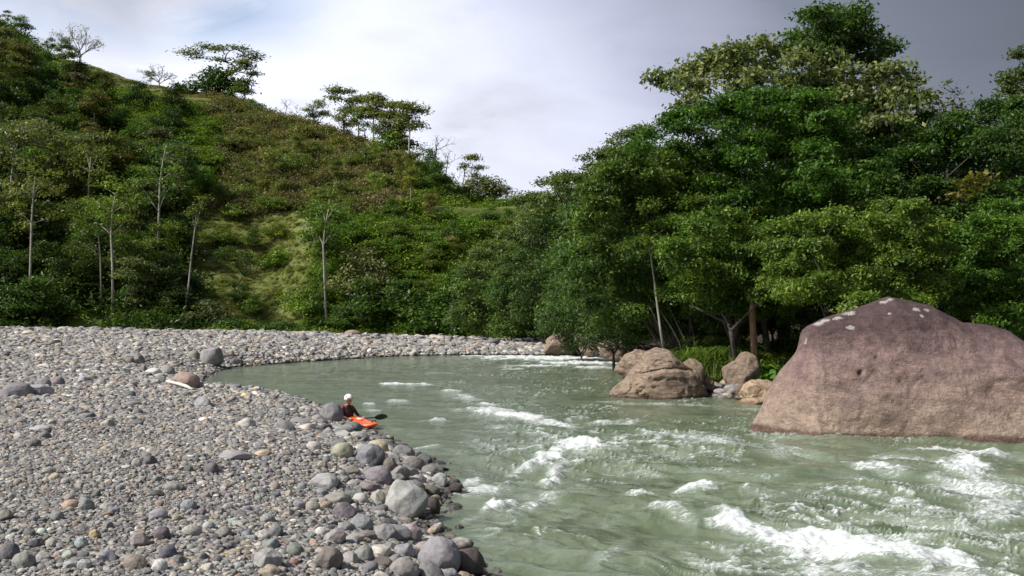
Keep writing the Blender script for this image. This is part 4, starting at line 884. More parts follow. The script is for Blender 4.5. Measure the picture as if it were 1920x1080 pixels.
BL = [  # x0, y0, x1, y1 in the photo, colour, angular?, label
 (0, 720, 58, 752, PUR, 0, 'smooth dark purple grey dome shaped boulder at the left edge'), (43, 723, 97, 750, LAV, 1, 'pale flat lavender slab leaning beside the purple dome boulder'),
 (64, 710, 93, 730, (0.27, .26, .28), 0, 'grey boulder just behind the pale flat lavender slab'), (90, 708, 120, 730, (.23, .19, .18), 0, 'brown purple boulder right of the grey one behind the slab'),
 (142, 704, 168, 722, LAV, 1, 'pale wedge of stone near the sand patch'), (160, 703, 181, 716, TAN, 0, 'flat tan stone touching the pale wedge'),
 (321, 700, 372, 735, (0.36, .235, .18), 1, 'reddish tan block of rock beside the river inlet'), (366, 718, 382, 733, GR, 0, 'small grey stone tucked against the reddish tan block'),
 (372, 654, 415, 694, (.27, .25, .245), 1, 'largest pointed grey boulder at the inlet mouth'), (352, 658, 373, 680, (.29, .26, .20), 1, 'tan block left of the largest pointed grey boulder'),
 (270, 691, 301, 708, WHT, 0, 'white oval stone in the heap by the inlet'), (297, 687, 326, 711, GRN, 0, 'pale green grey boulder right of the white oval stone'),
 (282, 707, 308, 723, GR, 1, 'angular grey stone below the white oval stone'), (247, 667, 271, 690, (.24, .215, .21), 1, 'brownish grey stone at the top of the dark heap'),
 (233, 671, 252, 687, (.19, .17, .14), 0, 'olive brown stone left in the dark heap'), (258, 685, 274, 700, (.34, .26, .21), 1, 'pinkish block left of the white oval stone'),
 (222, 692, 243, 706, DG, 1, 'black shaded stone under the dark heap'), (50, 798, 97, 812, (.38, .37, .36), 0, 'long flat pale stone on fine gravel at left'),
 (362, 746, 397, 768, (.30, .31, .33), 1, 'blue grey faceted stone near the inlet shore'), (450, 738, 465, 748, (.75, .66, .10), 0, 'bright yellow rounded stone on the waterline'),
 (126, 754, 139, 763, (.55, .48, .25), 0, 'pale yellow stone alone on the left gravel'), (422, 658, 438, 672, TAN, 1, 'tan stone on the shore beyond the inlet'), (454, 649, 464, 664, (.2, .16, .13), 1, 'brown upright stone beyond the inlet'),
 (429, 672, 455, 687, DG, 1, 'dark flat wet stone at the inlet corner'), (505, 742, 520, 754, BRN, 0, 'brown stone on the shore left of the kayaker boulder'),
 (598, 759, 642, 800, (.235, .225, .225), 0, 'big round grey boulder hiding the kayak stern'), (582, 779, 610, 799, (.32, .29, .28), 0, 'pinkish grey boulder leaning on the big round one'),
 (540, 786, 583, 798, GR, 0, 'long low grey stone left of the pinkish boulder'), (639, 793, 678, 816, (.17, .17, .18), 0, 'dark grey smooth rock right below the kayak'),
 (622, 799, 662, 814, GRN, 0, 'pale green grey slab below the big round boulder'), (625, 808, 661, 827, (.37, .35, .34), 1, 'pinkish grey slab left of the flat green one'),
 (657, 811, 692, 833, GRN, 0, 'flat green grey slab at the water below the kayak'), (600, 803, 628, 820, PINK, 1, 'pale pink block behind the yellow green stone'),
 (685, 827, 729, 856, YEL, 0, 'cream yellow boulder nearest the water'), (619, 833, 663, 865, (.36, .34, .22), 0, 'round yellow green boulder left of the slate block'),
 (660, 837, 722, 881, (.215, .215, .235), 1, 'big slate grey block with sunlit left face'), (734, 837, 778, 866, PUR, 0, 'purple brown dome stone in the shallows'),
 (717, 860, 743, 892, BRN, 0, 'brown grey stone right of the slate block'), (752, 859, 798, 886, (.21, .19, .17), 0, 'olive brown boulder in the shallow water'), (785, 873, 832, 899, (.22, .20, .19), 0, 'wide brown grey boulder at the waterline'),
 (727, 876, 768, 908, (.25, .23, .22), 1, 'brown grey leaning boulder behind the two toned boulder'), (680, 877, 734, 914, (.25, .21, .235), 0, 'mauve boulder below the slate block'),
 (644, 875, 674, 893, (.27, .22, .17), 1, 'tan brown block left of the mauve boulder'), (572, 829, 602, 848, (.46, .42, .38), 0, 'pinkish white oval stone on the gravel slope'),
 (575, 890, 634, 919, (.39, .38, .37), 1, 'flat pale slab lying on fine gravel'), (721, 907, 801, 981, (.37, .365, .34), 1, 'largest two toned pale grey boulder of the shore'),
 (745, 903, 797, 931, (.24, .24, .23), 0, 'dark grey green boulder behind the two toned one'), (810, 889, 842, 917, (.38, .40, .38), 1, 'pale stone with a wet dark base in the river'),
 (838, 908, 869, 927, WET, 1, 'outermost black wet rock in the water'), (799, 935, 826, 967, WET, 0, 'dark red brown wet rock at the two toned boulder side'), (795, 912, 825, 935, (.14, .13, .09), 0, 'olive wet rock behind the dark red brown one'),
 (600, 925, 658, 949, (.34, .31, .26), 1, 'long tan grey stone among cobbles'), (622, 945, 668, 977, (.19, .16, .18), 1, 'dark purple stone below the long tan grey one'), (571, 941, 600, 963, (.35, .33, .26), 0, 'smooth khaki cobble left of the dark purple stone'),
 (659, 926, 690, 947, (.50, .47, .43), 0, 'white topped cobble left of the two toned boulder'), (690, 921, 722, 948, (.42, .39, .31), 1, 'cream stone touching the two toned boulder'),
 (781, 1013, 863, 1080, (.29, .265, .29), 0, 'purple grey boulder with pale patch at the bottom shore'), (838, 1032, 908, 1085, (.105, .08, .075), 0, 'wet dark brown boulder at the bottom of the shore'),
 (662, 1025, 700, 1060, (.28, .28, .24), 0, 'round grey green boulder in the bottom cobbles'), (728, 1049, 786, 1088, (.30, .27, .25), 0, 'wide grey brown boulder at the bottom edge'),
 (590, 1030, 642, 1074, (.22, .18, .15), 1, 'rough brown jagged rock in the bottom cobbles'), (605, 993, 646, 1026, PINK, 1, 'pinkish grey upright block above the jagged rock'),
 (745, 985, 791, 1019, (.37, .28, .29), 0, 'pink mauve elongated boulder above the bottom shore'), (697, 1048, 736, 1068, (.17, .13, .11), 1, 'flat dark brown stone right of the round grey green boulder'),
 (542, 1048, 560, 1063, (.42, .17, .15), 0, 'small red stone in the bottom cobbles'), (472, 1034, 528, 1073, (.33, .32, .31), 1, 'grey wedge with a ridge near the bottom edge'), (505, 905, 525, 922, TAN, 0, 'tan cobble on the middle gravel slope'),
 (-4, 1019, 33, 1057, DG, 0, 'dark boulder cut by the left edge near the bottom'), (22, 1038, 61, 1073, (.27, .28, .24), 0, 'round grey green stone at the bottom left'), (230, 1043, 275, 1073, (.29, .23, .18), 0, 'brown tan boulder near the bottom left'),
 (284, 1051, 313, 1077, WHT, 0, 'bright white stone near the bottom left'), (165, 995, 186, 1013, (.50, .35, .15), 0, 'orange tan stone in the bottom left cobbles'), (337, 938, 368, 961, (.28, .29, .32), 0, 'blue grey rounded stone on the lower left slope'),
 (267, 856, 292, 877, DG, 1, 'nearly black stone on the left gravel'), (380, 869, 408, 892, (.17, .15, .17), 0, 'dark purple stone on the middle gravel'), (302, 905, 342, 924, (.27, .27, .24), 0, 'flat grey green stone set in fine gravel'),
 (145, 934, 175, 963, (.24, .25, .24), 1, 'dull green grey block on the lower left gravel'), (242, 1001, 273, 1031, (.32, .27, .26), 1, 'pinkish angular stone in the lower left cobbles'), (277, 955, 312, 977, LAV, 0, 'lavender stone on the lower left slope'),
 (245, 860, 265, 880, (.38, .38, .34), 0, 'pale green stone left of the nearly black one'), (93, 960, 117, 982, GR, 0, 'grey stone with a round top at lower left'), (400, 846, 470, 866, (.33, .30, .31), 1, 'low pinkish slab sunk in the gravel slope'),
 (700, 986, 745, 1022, (.26, .25, .24), 1, 'grey brown stone left of the pink mauve boulder'), (655, 968, 700, 1000, (.25, .27, .27), 0, 'grey green stone below the dark purple one'), (590, 990, 612, 1010, WHT, 0, 'pale round cobble left of the pinkish upright block'),
]
STONE_P = []
def put_stone(x0, y0, x1, y1, col, ang, name, cat, mesh=None, group=None, label=None, extra=.30, depthk=1.0, big=False):
    cxp = (x0 + x1) / 2; p = GT(cxp, y0 + (y1 - y0) * .80)
    if p[2] < .02: p = G(cxp, y0 + (y1 - y0) * .90, 0.0)
    k_ = p[1] / F; hw = (x1 - x0) / 2 * k_; vh = (y1 - y0) * k_
    hz = vh * .5 * 1.22; hy = min(hw, max(hz, hw * .8)) * depthk
    zc = p[2] + vh * .5 * .62; p = p + np.array((0, hy * .35, 0)); zc = P(cxp, (y0 + y1) / 2, p[1])[2]
    i = len(STONE_P)
    if mesh is None: mesh = rock_mesh('boulder', 300 + i, .38 if ang else .14, 11 if ang else 6, 5 if (x1 - x0) > 34 else 4, .13, .035) if big else (ANG if ang else ROUND)[i % (6 if ang else 7)]
    o = link(name, mesh, loc=(p[0], p[1], zc), rot=(rng.normal() * .07, rng.normal() * .07, rng.uniform(-.5, .5) if big else rng.uniform(0, 6.28)), scale=(hw, hy, hz), color=col)
    tag(o, label, cat, group); STONE_P.append((cxp, (y0 + y1) / 2, x1 - x0, y1 - y0, o)); return o
for (x0, y0, x1, y1, col, ang, lab) in BL:
    put_stone(x0, y0, x1, y1, tuple(c * .7 + .3 * sum(col) / 3 for c in col), ang, 'boulder' if x1 - x0 > 34 else 'cobble', 'boulder' if x1 - x0 > 34 else 'stone', label=lab, group='large stones of the gravel bar', big=True)
CN = [('grey', GR, .26), ('pale grey', PG, .15), ('dark grey', DG, .12), ('purple grey', PUR, .1), ('tan', TAN, .1), ('pinkish', PINK, .08), ('brown', BRN, .07), ('greenish grey', GRN, .06), ('white', WHT, .04), ('rusty', (.40, .27, .16), .02)]
cum = np.cumsum([c[2] for c in CN]); cum /= cum[-1]
cnt = 300 - len(BL) - 1; tries = 0
while cnt > 0 and tries < 60000:
    tries += 1
    edge = rng.random() < .55
    py = rng.uniform(870, 1080) if rng.random() < .75 else rng.uniform(700, 870)
    px = rng.uniform(0, 860)
    p = GT(px, py)
    if p[2] < .12: continue
    shd = float(sdist(BAR, p[0], p[1]))
    if edge and shd > 2.6: continue
    wpx = (rng.lognormal(0, .28) * (13 + 22 * sst(840, 1080, py))) * (1.15 if shd < 2.5 else .85); hpx_ = wpx * rng.uniform(.5, .85)
    x0, x1, y0, y1 = px - wpx / 2, px + wpx / 2, py - hpx_ / 2, py + hpx_ / 2
    if y1 > 1076: continue
    if any(abs(a - px) < (w_ + wpx) * .46 and abs(b - py) < (h_ + hpx_) * .46 for a, b, w_, h_, _ in STONE_P): continue
    ci = int(np.searchsorted(cum, rng.random())); nm, c, _ = CN[ci]; ang = rng.random() < .45
    o = put_stone(x0, y0, x1, y1, tuple((v * .42 + .58 * (c[0] + c[1] + c[2]) / 3) * rng.uniform(.88, 1.12) for v in c), ang, 'cobble', 'stone', group='cobbles of the gravel bar')
    LABELS.append((o, nm + (' angular' if ang else ' rounded') + ' cobble', px, py, 'bar')); cnt -= 1

# countless pebbles of the bar
P0 = []
def layer(pxs_step, size_fn, jitter=.45):
    out = []; d = 5.6
    while d < 127:
        s_ = size_fn(d); xs = np.arange(-0.60 * d - .5, 0.14 * d + .6, s_); xs = xs + rng.uniform(-jitter, jitter, len(xs)) * s_
        out.append(np.stack([xs, d + rng.uniform(-jitter, jitter, len(xs)) * s_, np.full(len(xs), s_)], 1)); d += s_ * .86
    return np.concatenate(out)
L1 = layer(1, lambda d: max(.047, .0036 * d))
L2 = layer(1, lambda d: max(.15, .0078 * d)); L2 = L2[rng.random(len(L2)) < .30]
L3 = layer(1, lambda d: max(.40, .014 * d)); L3 = L3[rng.random(len(L3)) < .07]
L4 = layer(1, lambda d: .22 if d < 60 else 5); L4 = L4[(L4[:, 1] < 60)]
allp = []
for k_, L in enumerate((L1, L2, L3, L4)):
    z, d = barz(L[:, 0], L[:, 1]); pxx = 960 + F * L[:, 0] / L[:, 1]
    if k_ == 3: m_k = (d > -.5) & (d < 1.6) & (rng.random(len(L)) < .55)
    else: m_k = (d > -.15)
    L, z, d = L[m_k], z[m_k], d[m_k]
    hit = np.zeros(len(L), bool)
    for *_q, o_ in STONE_P:
        sx_, sy_ = o_.scale[0], o_.scale[1]; hit |= ((L[:, 0] - o_.location.x) / (sx_ * 1.0 + L[:, 2] * .25)) ** 2 + ((L[:, 1] - o_.location.y + .02) / (sy_ * 1.0 + L[:, 2] * .3)) ** 2 < 1
    L, z, d = L[~hit], z[~hit], d[~hit]; n = len(L)
    patch = fbm(L[:, 0] / 2.2, L[:, 1] / 3.5, 0, 3, 77)
    sz = L[:, 2] * rng.lognormal(-.05, .26, n) * .56 * (0.72 + .6 * patch) * np.where(k_ in (1, 2), .5, 1.0) * (1.0 if k_ != 3 else .75)
    if k_ == 0: sz *= 1.08
    allp.append((np.stack([L[:, 0], L[:, 1], z + sz * rng.uniform(.05, .42, n)], 1), sz))
pos = np.concatenate([a for a, b in allp]); sz = np.concatenate([b for a, b in allp]); n = len(pos)
scl = np.stack([sz * rng.uniform(.95, 1.45, n), sz * rng.uniform(.75, 1.1, n), sz * rng.uniform(.45, .85, n)], 1)
rot = np.stack([rng.normal(size=n) * .28, rng.normal(size=n) * .28, rng.uniform(0, 6.28, n)], 1)
src = [STONE_P[i][4] for i in range(len(BL), len(STONE_P))]; seen = {}; 
for o in src: seen.setdefault(o.data.name, o)
src = list(seen.values()); print('PEBBLES', n, 'src', len(src), 'hilltrees', len(pts_))
o = scatter('pebbles', pos, rot, scl, rng.integers(0, len(src), n), src, M_PEB); tag(o, 'countless grey river pebbles covering the gravel bar', 'pebbles', kind='stuff')
# white stick by the inlet
b0 = GT(345, 733); w = MB(); w.tube(np.array([P(313, 722, b0[1] + 1.2), P(335, 727, b0[1] + .6), P(350, 732, b0[1] + .2), P(363, 739, b0[1] - .2)]) - b0 + (0, 0, .12), [.05, .06, .055, .03], 6)
tag(link('driftwood_stick', w.mesh('driftwood_stick', plain('bleached_wood', (.62, .58, .52), .8)), loc=tuple(b0)), 'bleached white stick lying below the reddish tan block', 'stick')
# ------------------------------------------------------------------ big rocks of the right bank
def rock_skin(name, lo, hi, patches, crack=.5, warm=None, scale=1.0, top_dark=None, bst=1.0):
    """rock tinted low to high along its height, lichen patches at fixed spots, pits and cracks"""
    m, t, b, o = mat(name); tcn = nn(t, 'ShaderNodeTexCoord'); g = nn(t, 'ShaderNodeNewGeometry'); sp = nn(t, 'ShaderNodeSeparateXYZ'); lk(t, g.outputs['Position'], sp.inputs[0])
    oc = tcn.outputs['Object']; n1 = noise(t, oc, .55 * scale, 5, .6, .4); n2 = noise(t, oc, 2.2 * scale, 8, .62, .0); n3 = noise(t, oc, 14 * scale, 5, .7)
    h = mth(t, 'ADD', sp.outputs[2], mth(t, 'MULTIPLY', mth(t, 'SUBTRACT', n1, .5), 2.6))
    c = ramp(t, mth(t, 'DIVIDE', h, 3.6), [(0.1, lo), (.32, lo if warm is None else warm), (.58, hi), (.80, top_dark or hi)])
    c = mixc(t, 1.0, c, ramp(t, n2, [(.30, (.70, .68, .69)), (.5, (1, 1, 1)), (.70, (1.25, 1.24, 1.2))]), 'MULTIPLY')
    c = mixc(t, 1.0, c, ramp(t, n3, [(.3, .80), (.7, 1.18)]), 'MULTIPLY')
    mpn = nn(t, 'ShaderNodeMapping'); mpn.inputs['Scale'].default_value = (.6, .6, 2.6); mpn.inputs['Rotation'].default_value = (0, .2, .1); lk(t, oc, mpn.inputs[0])
    n4 = noise(t, mpn.outputs[0], 1.6 * scale, 8, .7, .8)
    ridge = mth(t, 'ABSOLUTE', mth(t, 'SUBTRACT', n4, .5)); crk = ramp(t, ridge, [(0.0, 1.0), (.02, 0.0)])
    c = mixc(t, mth(t, 'MULTIPLY', crk, .35 * crack), c, (.06, .045, .04))
    for (x, y, z, r) in patches:
        d = nn(t, 'ShaderNodeVectorMath', operation='DISTANCE'); lk(t, g.outputs['Position'], d.inputs[0]); d.inputs[1].default_value = (x, y, z)
        f = mth(t, 'ADD', mth(t, 'DIVIDE', d.outputs['Value'], r * .8), mth(t, 'MULTIPLY', mth(t, 'SUBTRACT', noise(t, oc, 6, 8, .85), .5), 4.5))
        c = mixc(t, ramp(t, f, [(.75, 1), (1.0, 0)]), c, (.40, .38, .35))
    wet = ramp(t, mth(t, 'ADD', sp.outputs[2], mth(t, 'MULTIPLY', mth(t, 'SUBTRACT', n2, .5), .2)), [(.07, 1), (.16, 0)])
    c = mixc(t, wet, c, mixc(t, 1.0, c, (.45, .38, .38), 'MULTIPLY'))
    lk(t, c, b.inputs['Base Color']); lk(t, ramp(t, wet, [(0, .85), (1, .3)]), b.inputs['Roughness']); b.inputs['Specular IOR Level'].default_value = .25
    hgt = mth(t, 'ADD', mth(t, 'MULTIPLY', n2, 1.0), mth(t, 'SUBTRACT', mth(t, 'MULTIPLY', n3, .28), mth(t, 'MULTIPLY', crk, .25 * crack)))
    bump(t, b, hgt, bst, .22); return m
# the great boulder: outline of its top against the wood, its foot in the water, swept between front and back
top = [(1404, 812), (1410, 795), (1428, 770), (1440, 745), (1452, 715), (1470, 690), (1495, 662), (1508, 640), (1513, 612), (1538, 600), (1562, 592), (1600, 580), (1632, 568), (1665, 557), (1700, 562), (1742, 573), (1775, 590), (1806, 605), (1850, 609), (1890, 619), (1920, 640), (1975, 668), (2050, 700), (2120, 760), (2160, 815)]
px_ = np.array([a for a, b in top], float); py_ = np.array([b for a, b in top], float)
NX, NV = 300, 170
s_ = np.linspace(0, 1, NX); arc = np.concatenate([[0], np.cumsum(np.hypot(np.diff(px_), np.diff(py_)))]); arc /= arc[-1]
TX, TY = np.interp(s_, arc, px_), np.interp(s_, arc, py_)
yf = np.interp(TX, [1404, 1500, 1920, 2160], [27.2, 25.6, 24.3, 25.5]); half = 2.9 * np.sqrt(np.clip(np.sin(np.pi * np.clip((TX - 1400) / 765, 0.001, .999)), .004, 1)); yc = yf + half
TZ = CAMZ + np.array([ray(a, b)[1] for a, b in zip(TX, TY)]) * yc; TXW = np.array([ray(a, b)[0] for a, b in zip(TX, TY)])
TZ = np.maximum(TZ, -.3)
v_ = np.linspace(0, 1, NV); th = v_ * np.pi
V, I = np.meshgrid(th, np.arange(NX), indexing='xy'); V, I = V.T if V.shape[0] != NX else V, I.T if I.shape[0] != NX else I
cosv, sinv = np.cos(V), np.sin(V)
pw = 1.08
YY = yc[I] - np.sign(cosv) * np.abs(cosv) ** 1.05 * half[I]
ZZ = -.9 + (TZ[I] + .9) * np.abs(sinv) ** pw
XX = TXW[I] * yc[I] + (-(cosv) * .0)
XX = XX + np.where(cosv > 0, -.10, .0) * cosv * (XX - 8)
# undercut foot, soft shoulder bulges, scoops
amp = sst(-.9, .4, ZZ) * sst(0, .06, s_[I]) * sst(0, .05, 1 - s_[I])
n1_ = fbm(XX / 1.9, YY / 1.9, ZZ / 1.1, 3, 131) - .5; n2_ = fbm(XX / .55, YY / .55, ZZ / .38, 4, 137) - .5; rdg = np.abs(fbm(XX / 1.2, YY / 1.2, ZZ / .6, 3, 139) - .5)
off = amp * (n1_ * .75 + n2_ * .09 - .05 * np.exp(-(rdg / .03) ** 2))
YY = YY - np.where(cosv > -.2, 1, -1) * off * (1 - np.abs(sinv) ** 6 * .8); ZZ = ZZ + amp * (n2_ * .10) * np.abs(sinv)
def pit(px, py, r, dp):
    global YY
    qx, qy = to_px(XX, YY, ZZ); e = np.hypot((qx - px), (qy - py)) / r; YY = YY + np.where(cosv > 0, dp * np.exp(-e * e), 0)
pit(1615, 700, 5, .22); pit(1645, 671, 4, .14); pit(1700, 735, 60, .12)
def fr(px, py): 
    i_ = np.argmin(np.where(cosv > -.1, np.hypot(*(np.array(to_px(XX, YY, ZZ)) - np.array([px, py])[:, None, None])), 1e9)); return XX.ravel()[i_], YY.ravel()[i_], ZZ.ravel()[i_]
lich = [(*fr(a, b), r) for a, b, r in ((1590, 588, .22), (1570, 596, .16), (1535, 606, .20), (1548, 600, .16), (1655, 566, .16), (1668, 562, .14), (1594, 613, .12), (1720, 580, .15), (1740, 582, .13), (1668, 587, .07), (1728, 592, .07), (1512, 640, .12))]
M_BIG = rock_skin('great_boulder_rock', (.35, .265, .205), (.235, .16, .15), lich, .25, (.30, .215, .18), 1.5, (.10, .066, .064), .8)
me = gridmesh('great_boulder', XX, YY, ZZ, M_BIG)
c0 = (8.5, 27, 0); me.transform(Matrix.Translation((-c0[0], -c0[1], 0)))
tag(link('great_boulder', me, loc=c0), 'huge purple brown boulder with white lichen standing in the river at right', 'boulder')

M_TAN = rock_skin('cracked_rock', (.27, .205, .15), (.33, .24, .175), [], .7, (.31, .235, .175), 1.8, None, .75)
def bank_rock(x0, y0, x1, y1, d, seed, label, ang=.4, depthk=1.0, material=None, lump=.2, rot=0, name='river_rock'):
    k_ = d / F; me = rock_mesh(name, seed, ang, 12, 6 if x1 - x0 > 80 else 5, lump, .10, material or M_TAN)
    cxp = (x0 + x1) / 2; hw = (x1 - x0) / 2 * k_; c = P(cxp, (y0 + y1) / 2, d + hw * .3); hz = (y1 - y0) / 2 * k_ * 1.12; c[2] -= hz * .08
    return tag(link(name, me, loc=tuple(c), rot=(0, 0, rot), scale=(hw * 1.03, hw * depthk, hz)), label, 'rock', 'rocks at the right bank')
bank_rock(1152, 655, 1245, 722, 41, 11, 'rounded brown rock behind the cracked rock', .25)
# cracked rock: its main mass with a split shelf across the face
def cracked():
    v, f = ICO[6]; d = v.copy(); prof = [(-1.0, -.95), (-.86, -.62), (-.62, -.28), (-.40, .35), (-.22, .78), (-.02, .98), (.22, .92), (.40, .62), (.58, .30), (.78, .02), (.92, -.45), (1.0, -.95)]
    tx = np.array([a for a, b in prof]); tz = np.array([b for a, b in prof]); X = d[:, 0]; Zt = np.interp(X, tx, tz)
    up = d[:, 2] / np.sqrt(np.maximum(1 - X ** 2, .02)); Z = np.where(up > 0, -.95 + (Zt + .95) * np.abs(up) ** .75, -.95 + up * .3); Y = d[:, 1]
    cz = -.05 + .28 * np.sin(X * 2.2 + .9) - .1 * X; e = (Z - cz)
    Y = Y * np.where(e < 0, 1.14, 1.0) + 0; Y = Y + np.where(d[:, 1] < .2, .13 * np.exp(-(e / .045) ** 2), 0)
    n = fbm(X * 2.2, Y * 2.2, Z * 2.2, 4, 7) - .5; nb = np.abs(fbm(X * 3 + 4, Y * 3, Z * 3, 3, 9) - .5)
    k_ = 1 + n * .28 - .08 * np.exp(-(nb / .03) ** 2); return X * (1 + n * .1), Y * k_, (Z + .95) * (1 + n * .16) - .95, f
X, Y, Z, f = cracked(); d = 38.5; k_ = d / F; b = MB(); b.add(np.stack([X, Y, Z], 1), t=f); me = b.mesh('cracked_rock', M_TAN)
c = P(1238, 750, d); tag(link('cracked_rock', me, loc=(c[0], d + 1.0, .93), scale=(96 * k_, 1.7, .97)), 'large tan rock split by a slanting crack, standing in the river', 'rock', 'rocks at the right bank')
bank_rock(1268, 672, 1322, 730, 40, 15, 'dark shaded rock tucked behind the cracked rock right end', .4)
bank_rock(1355, 660, 1428, 730, 40, 17, 'upright tan egg shaped rock between the cracked rock and the great boulder', .25)
M_SLAB = rock_skin('tan_slab', (.38, .28, .19), (.41, .30, .20), [], .4, None, 1.8, None, .4)
bank_rock(1388, 712, 1470, 768, 36.5, 19, 'smooth tan slab touching the left foot of the great boulder', .3, 1.0, M_SLAB)
bank_rock(1378, 746, 1440, 768, 35.5, 21, 'low flat tan slab at the waterline', .3, .8, M_SLAB)
bank_rock(1372, 720, 1408, 750, 37.5, 23, 'small tan block in front of the egg shaped rock', .4)
bank_rock(1318, 704, 1340, 724, 40, 25, 'small brown rock right of the cracked rock', .4)
bank_rock(1020, 626, 1090, 664, 84, 27, 'reddish rock at the far bank foot, left one', .45)
bank_rock(1075, 624, 1140, 665, 78, 29, 'reddish rock at the far bank foot, middle one', .45)
bank_rock(1120, 632, 1185, 670, 70, 31, 'reddish rock at the far bank foot, nearest one', .45)
for i in range(70):                                             # small stones of the gap between the rocks
    px, py = rng.uniform(1308, 1395), rng.uniform(690, 752); p = GT(px, py, 20, 70); s0 = rng.uniform(.10, .26)
    o = link('bank_stone', (ANG + ROUND)[i % 13], loc=(p[0], p[1], p[2] + s0 * .3), rot=(0, 0, rng.uniform(0, 6)), scale=(s0 * 1.3, s0, s0 * .7), color=CN[int(rng.integers(0, 7))][1])
    q = to_px(*o.location); tag(o, None, 'stone', 'small stones between the bank rocks'); LABELS.append((o, 'small stone', float(q[0]), float(q[1]), 'gap'))

# ------------------------------------------------------------------ kayak, kayaker, paddle
K0 = G(649, 801, 0.0); K0[1] += .2
HEAD = math.radians(-38)                                       # bow direction in plan, right and towards the viewer
M_ORG = plain('orange_plastic', (0.85, 0.115, 0.012), .32); M_BLK = plain('black_rubber', (.02, .02, .022), .6); M_PINKD = plain('faded_decal', (.8, .62, .56), .5)
kay = link('kayak', None, loc=(K0[0], K0[1], .02), rot=(R(4), R(2), HEAD)); tag(kay, 'bright orange whitewater kayak floating behind the round grey boulder', 'kayak')
def hull():
    ns, nr = 44, 28; t = np.linspace(-1, 1, ns); V = []
    for a in t:
        wdt = .335 * (max(1e-4, 1 - abs(a) ** 2.6)) ** .72; keel = -.10 + .26 * abs(a) ** 3.0; deck = .17 + .10 * math.exp(-((a - .22) / .35) ** 2) - .02 * a * a + .06 * abs(a) ** 4
        if abs(a) > .985: deck = keel + .02
        for k_ in range(nr):
            g_ = k_ / nr * 2 * math.pi; cx_, sz_ = math.cos(g_), math.sin(g_)
            yy = wdt * math.copysign(abs(cx_) ** .75, cx_); zz = (deck + keel) / 2 + (deck - keel) / 2 * math.copysign(abs(sz_) ** .85, sz_)
            V.append((a * 1.2, yy, zz))
    V = np.array(V); i = np.arange(ns - 1)[:, None] * nr; j = np.arange(nr)[None]; j2 = (j + 1) % nr
    b = MB(); b.add(V, np.stack([i + j, i + nr + j, i + nr + j2, i + j2], -1).reshape(-1, 4)); return b
link('hull', hull().mesh('hull', M_ORG), kay)
def torus(a_, b_, r, z, n=28, x0=0):
    th = np.linspace(0, 2 * np.pi, n + 1); w = MB(); w.tube(np.stack([x0 + a_ * np.cos(th), b_ * np.sin(th), np.full(n + 1, z)], 1), r, 6); return w
link('cockpit_rim', torus(.40, .24, .022, .225, x0=-.08).mesh('cockpit_rim', M_BLK), kay)
def dome(a_, b_, z, h, x0):
    v, f = ICO[3]; v = v * (a_, b_, h) + (x0, 0, z); b = MB(); b.add(v, t=f); return b
link('spray_skirt', dome(.39, .235, .215, .06, -.08).mesh('spray_skirt', M_BLK), kay)
for s in (1, -1):
    w = MB(); w.tube(np.array(((s * 1.02, -.04, .20), (s * 1.06, -.02, .26), (s * 1.10, .02, .26), (s * 1.13, .04, .20))), .014, 5); link('grab_handle', w.mesh('grab_handle', M_BLK), kay)
link('deck_decal', dome(.13, .06, .245, .022, .50).mesh('deck_decal', M_PINKD), kay)
# the paddler: one continuous skinned body
M_DRY = plain('red_black_jacket', (.035, .012, .014), .7); M_SKIN = plain('skin', (.42, .24, .17), .55)
per = link('person', None, loc=(K0[0], K0[1], .05), rot=(0, 0, HEAD))
tag(per, 'kayaker in a white helmet and dark red jacket sitting in the orange kayak', 'person')
J = []; E = []; RAD = []
def jt(p, r, par=None):
    J.append(p); RAD.append(r if hasattr(r, '__len__') else (r, r)); 
    if par is not None: E.append((par, len(J) - 1))
    return len(J) - 1
pel = jt((-.10, 0, .02), (.15, .15)); w1_ = jt((-.09, 0, .16), (.135, .15), pel); ch = jt((-.04, 0, .34), (.145, .185), w1_); ub = jt((0, 0, .46), (.11, .15), ch); nk = jt((.03, 0, .56), .055, ub); hd = jt((.055, 0, .64), (.075, .08), nk); ht = jt((.06, 0, .745), (.07, .075), hd)
hands = []
for s in (1, -1):
    sh = jt((-.01, s * .20, .47), .062, ub); el = jt((.10, s * .30, .26), .046, sh); wr = jt((.34, s * .25, .20), .030, el); pm = jt((.40, s * .245, .195), .032, wr)
    for k_, (dy, L) in enumerate(((-.030, .052), (-.010, .060), (.010, .056), (.030, .045))):
        f1 = jt((.40 + .035, s * .245 + dy, .205), .010, pm); f2 = jt((.40 + .055, s * .245 + dy, .180), .009, f1); jt((.40 + .035, s * .245 + dy, .160), .008, f2)
    t1_ = jt((.385, s * .245 - s * .045, .185), .011, pm); jt((.405, s * .245 - s * .05, .160), .009, t1_)
for s in (1, -1):
    hp = jt((-.02, s * .10, -.02), .085, pel); kn = jt((.36, s * .17, .02), .060, hp); ft = jt((.70, s * .12, -.06), .040, kn)
me = bpy.data.meshes.new('body'); me.from_pydata(J, E, []); me.update()
body = link('body', me, per); sk = body.modifiers.new('skin', 'SKIN')
for i, r_ in enumerate(RAD): me.skin_vertices[0].data[i].radius = r_
me.skin_vertices[0].data[0].use_root = True
ss = body.modifiers.new('sub', 'SUBSURF'); ss.levels = 2; ss.render_levels = 2; sk.use_smooth_shade = True
m, t, b, o = mat('paddler_skin_and_jacket'); tcn = nn(t, 'ShaderNodeTexCoord'); sp = nn(t, 'ShaderNodeSeparateXYZ'); lk(t, tcn.outputs['Object'], sp.inputs[0])
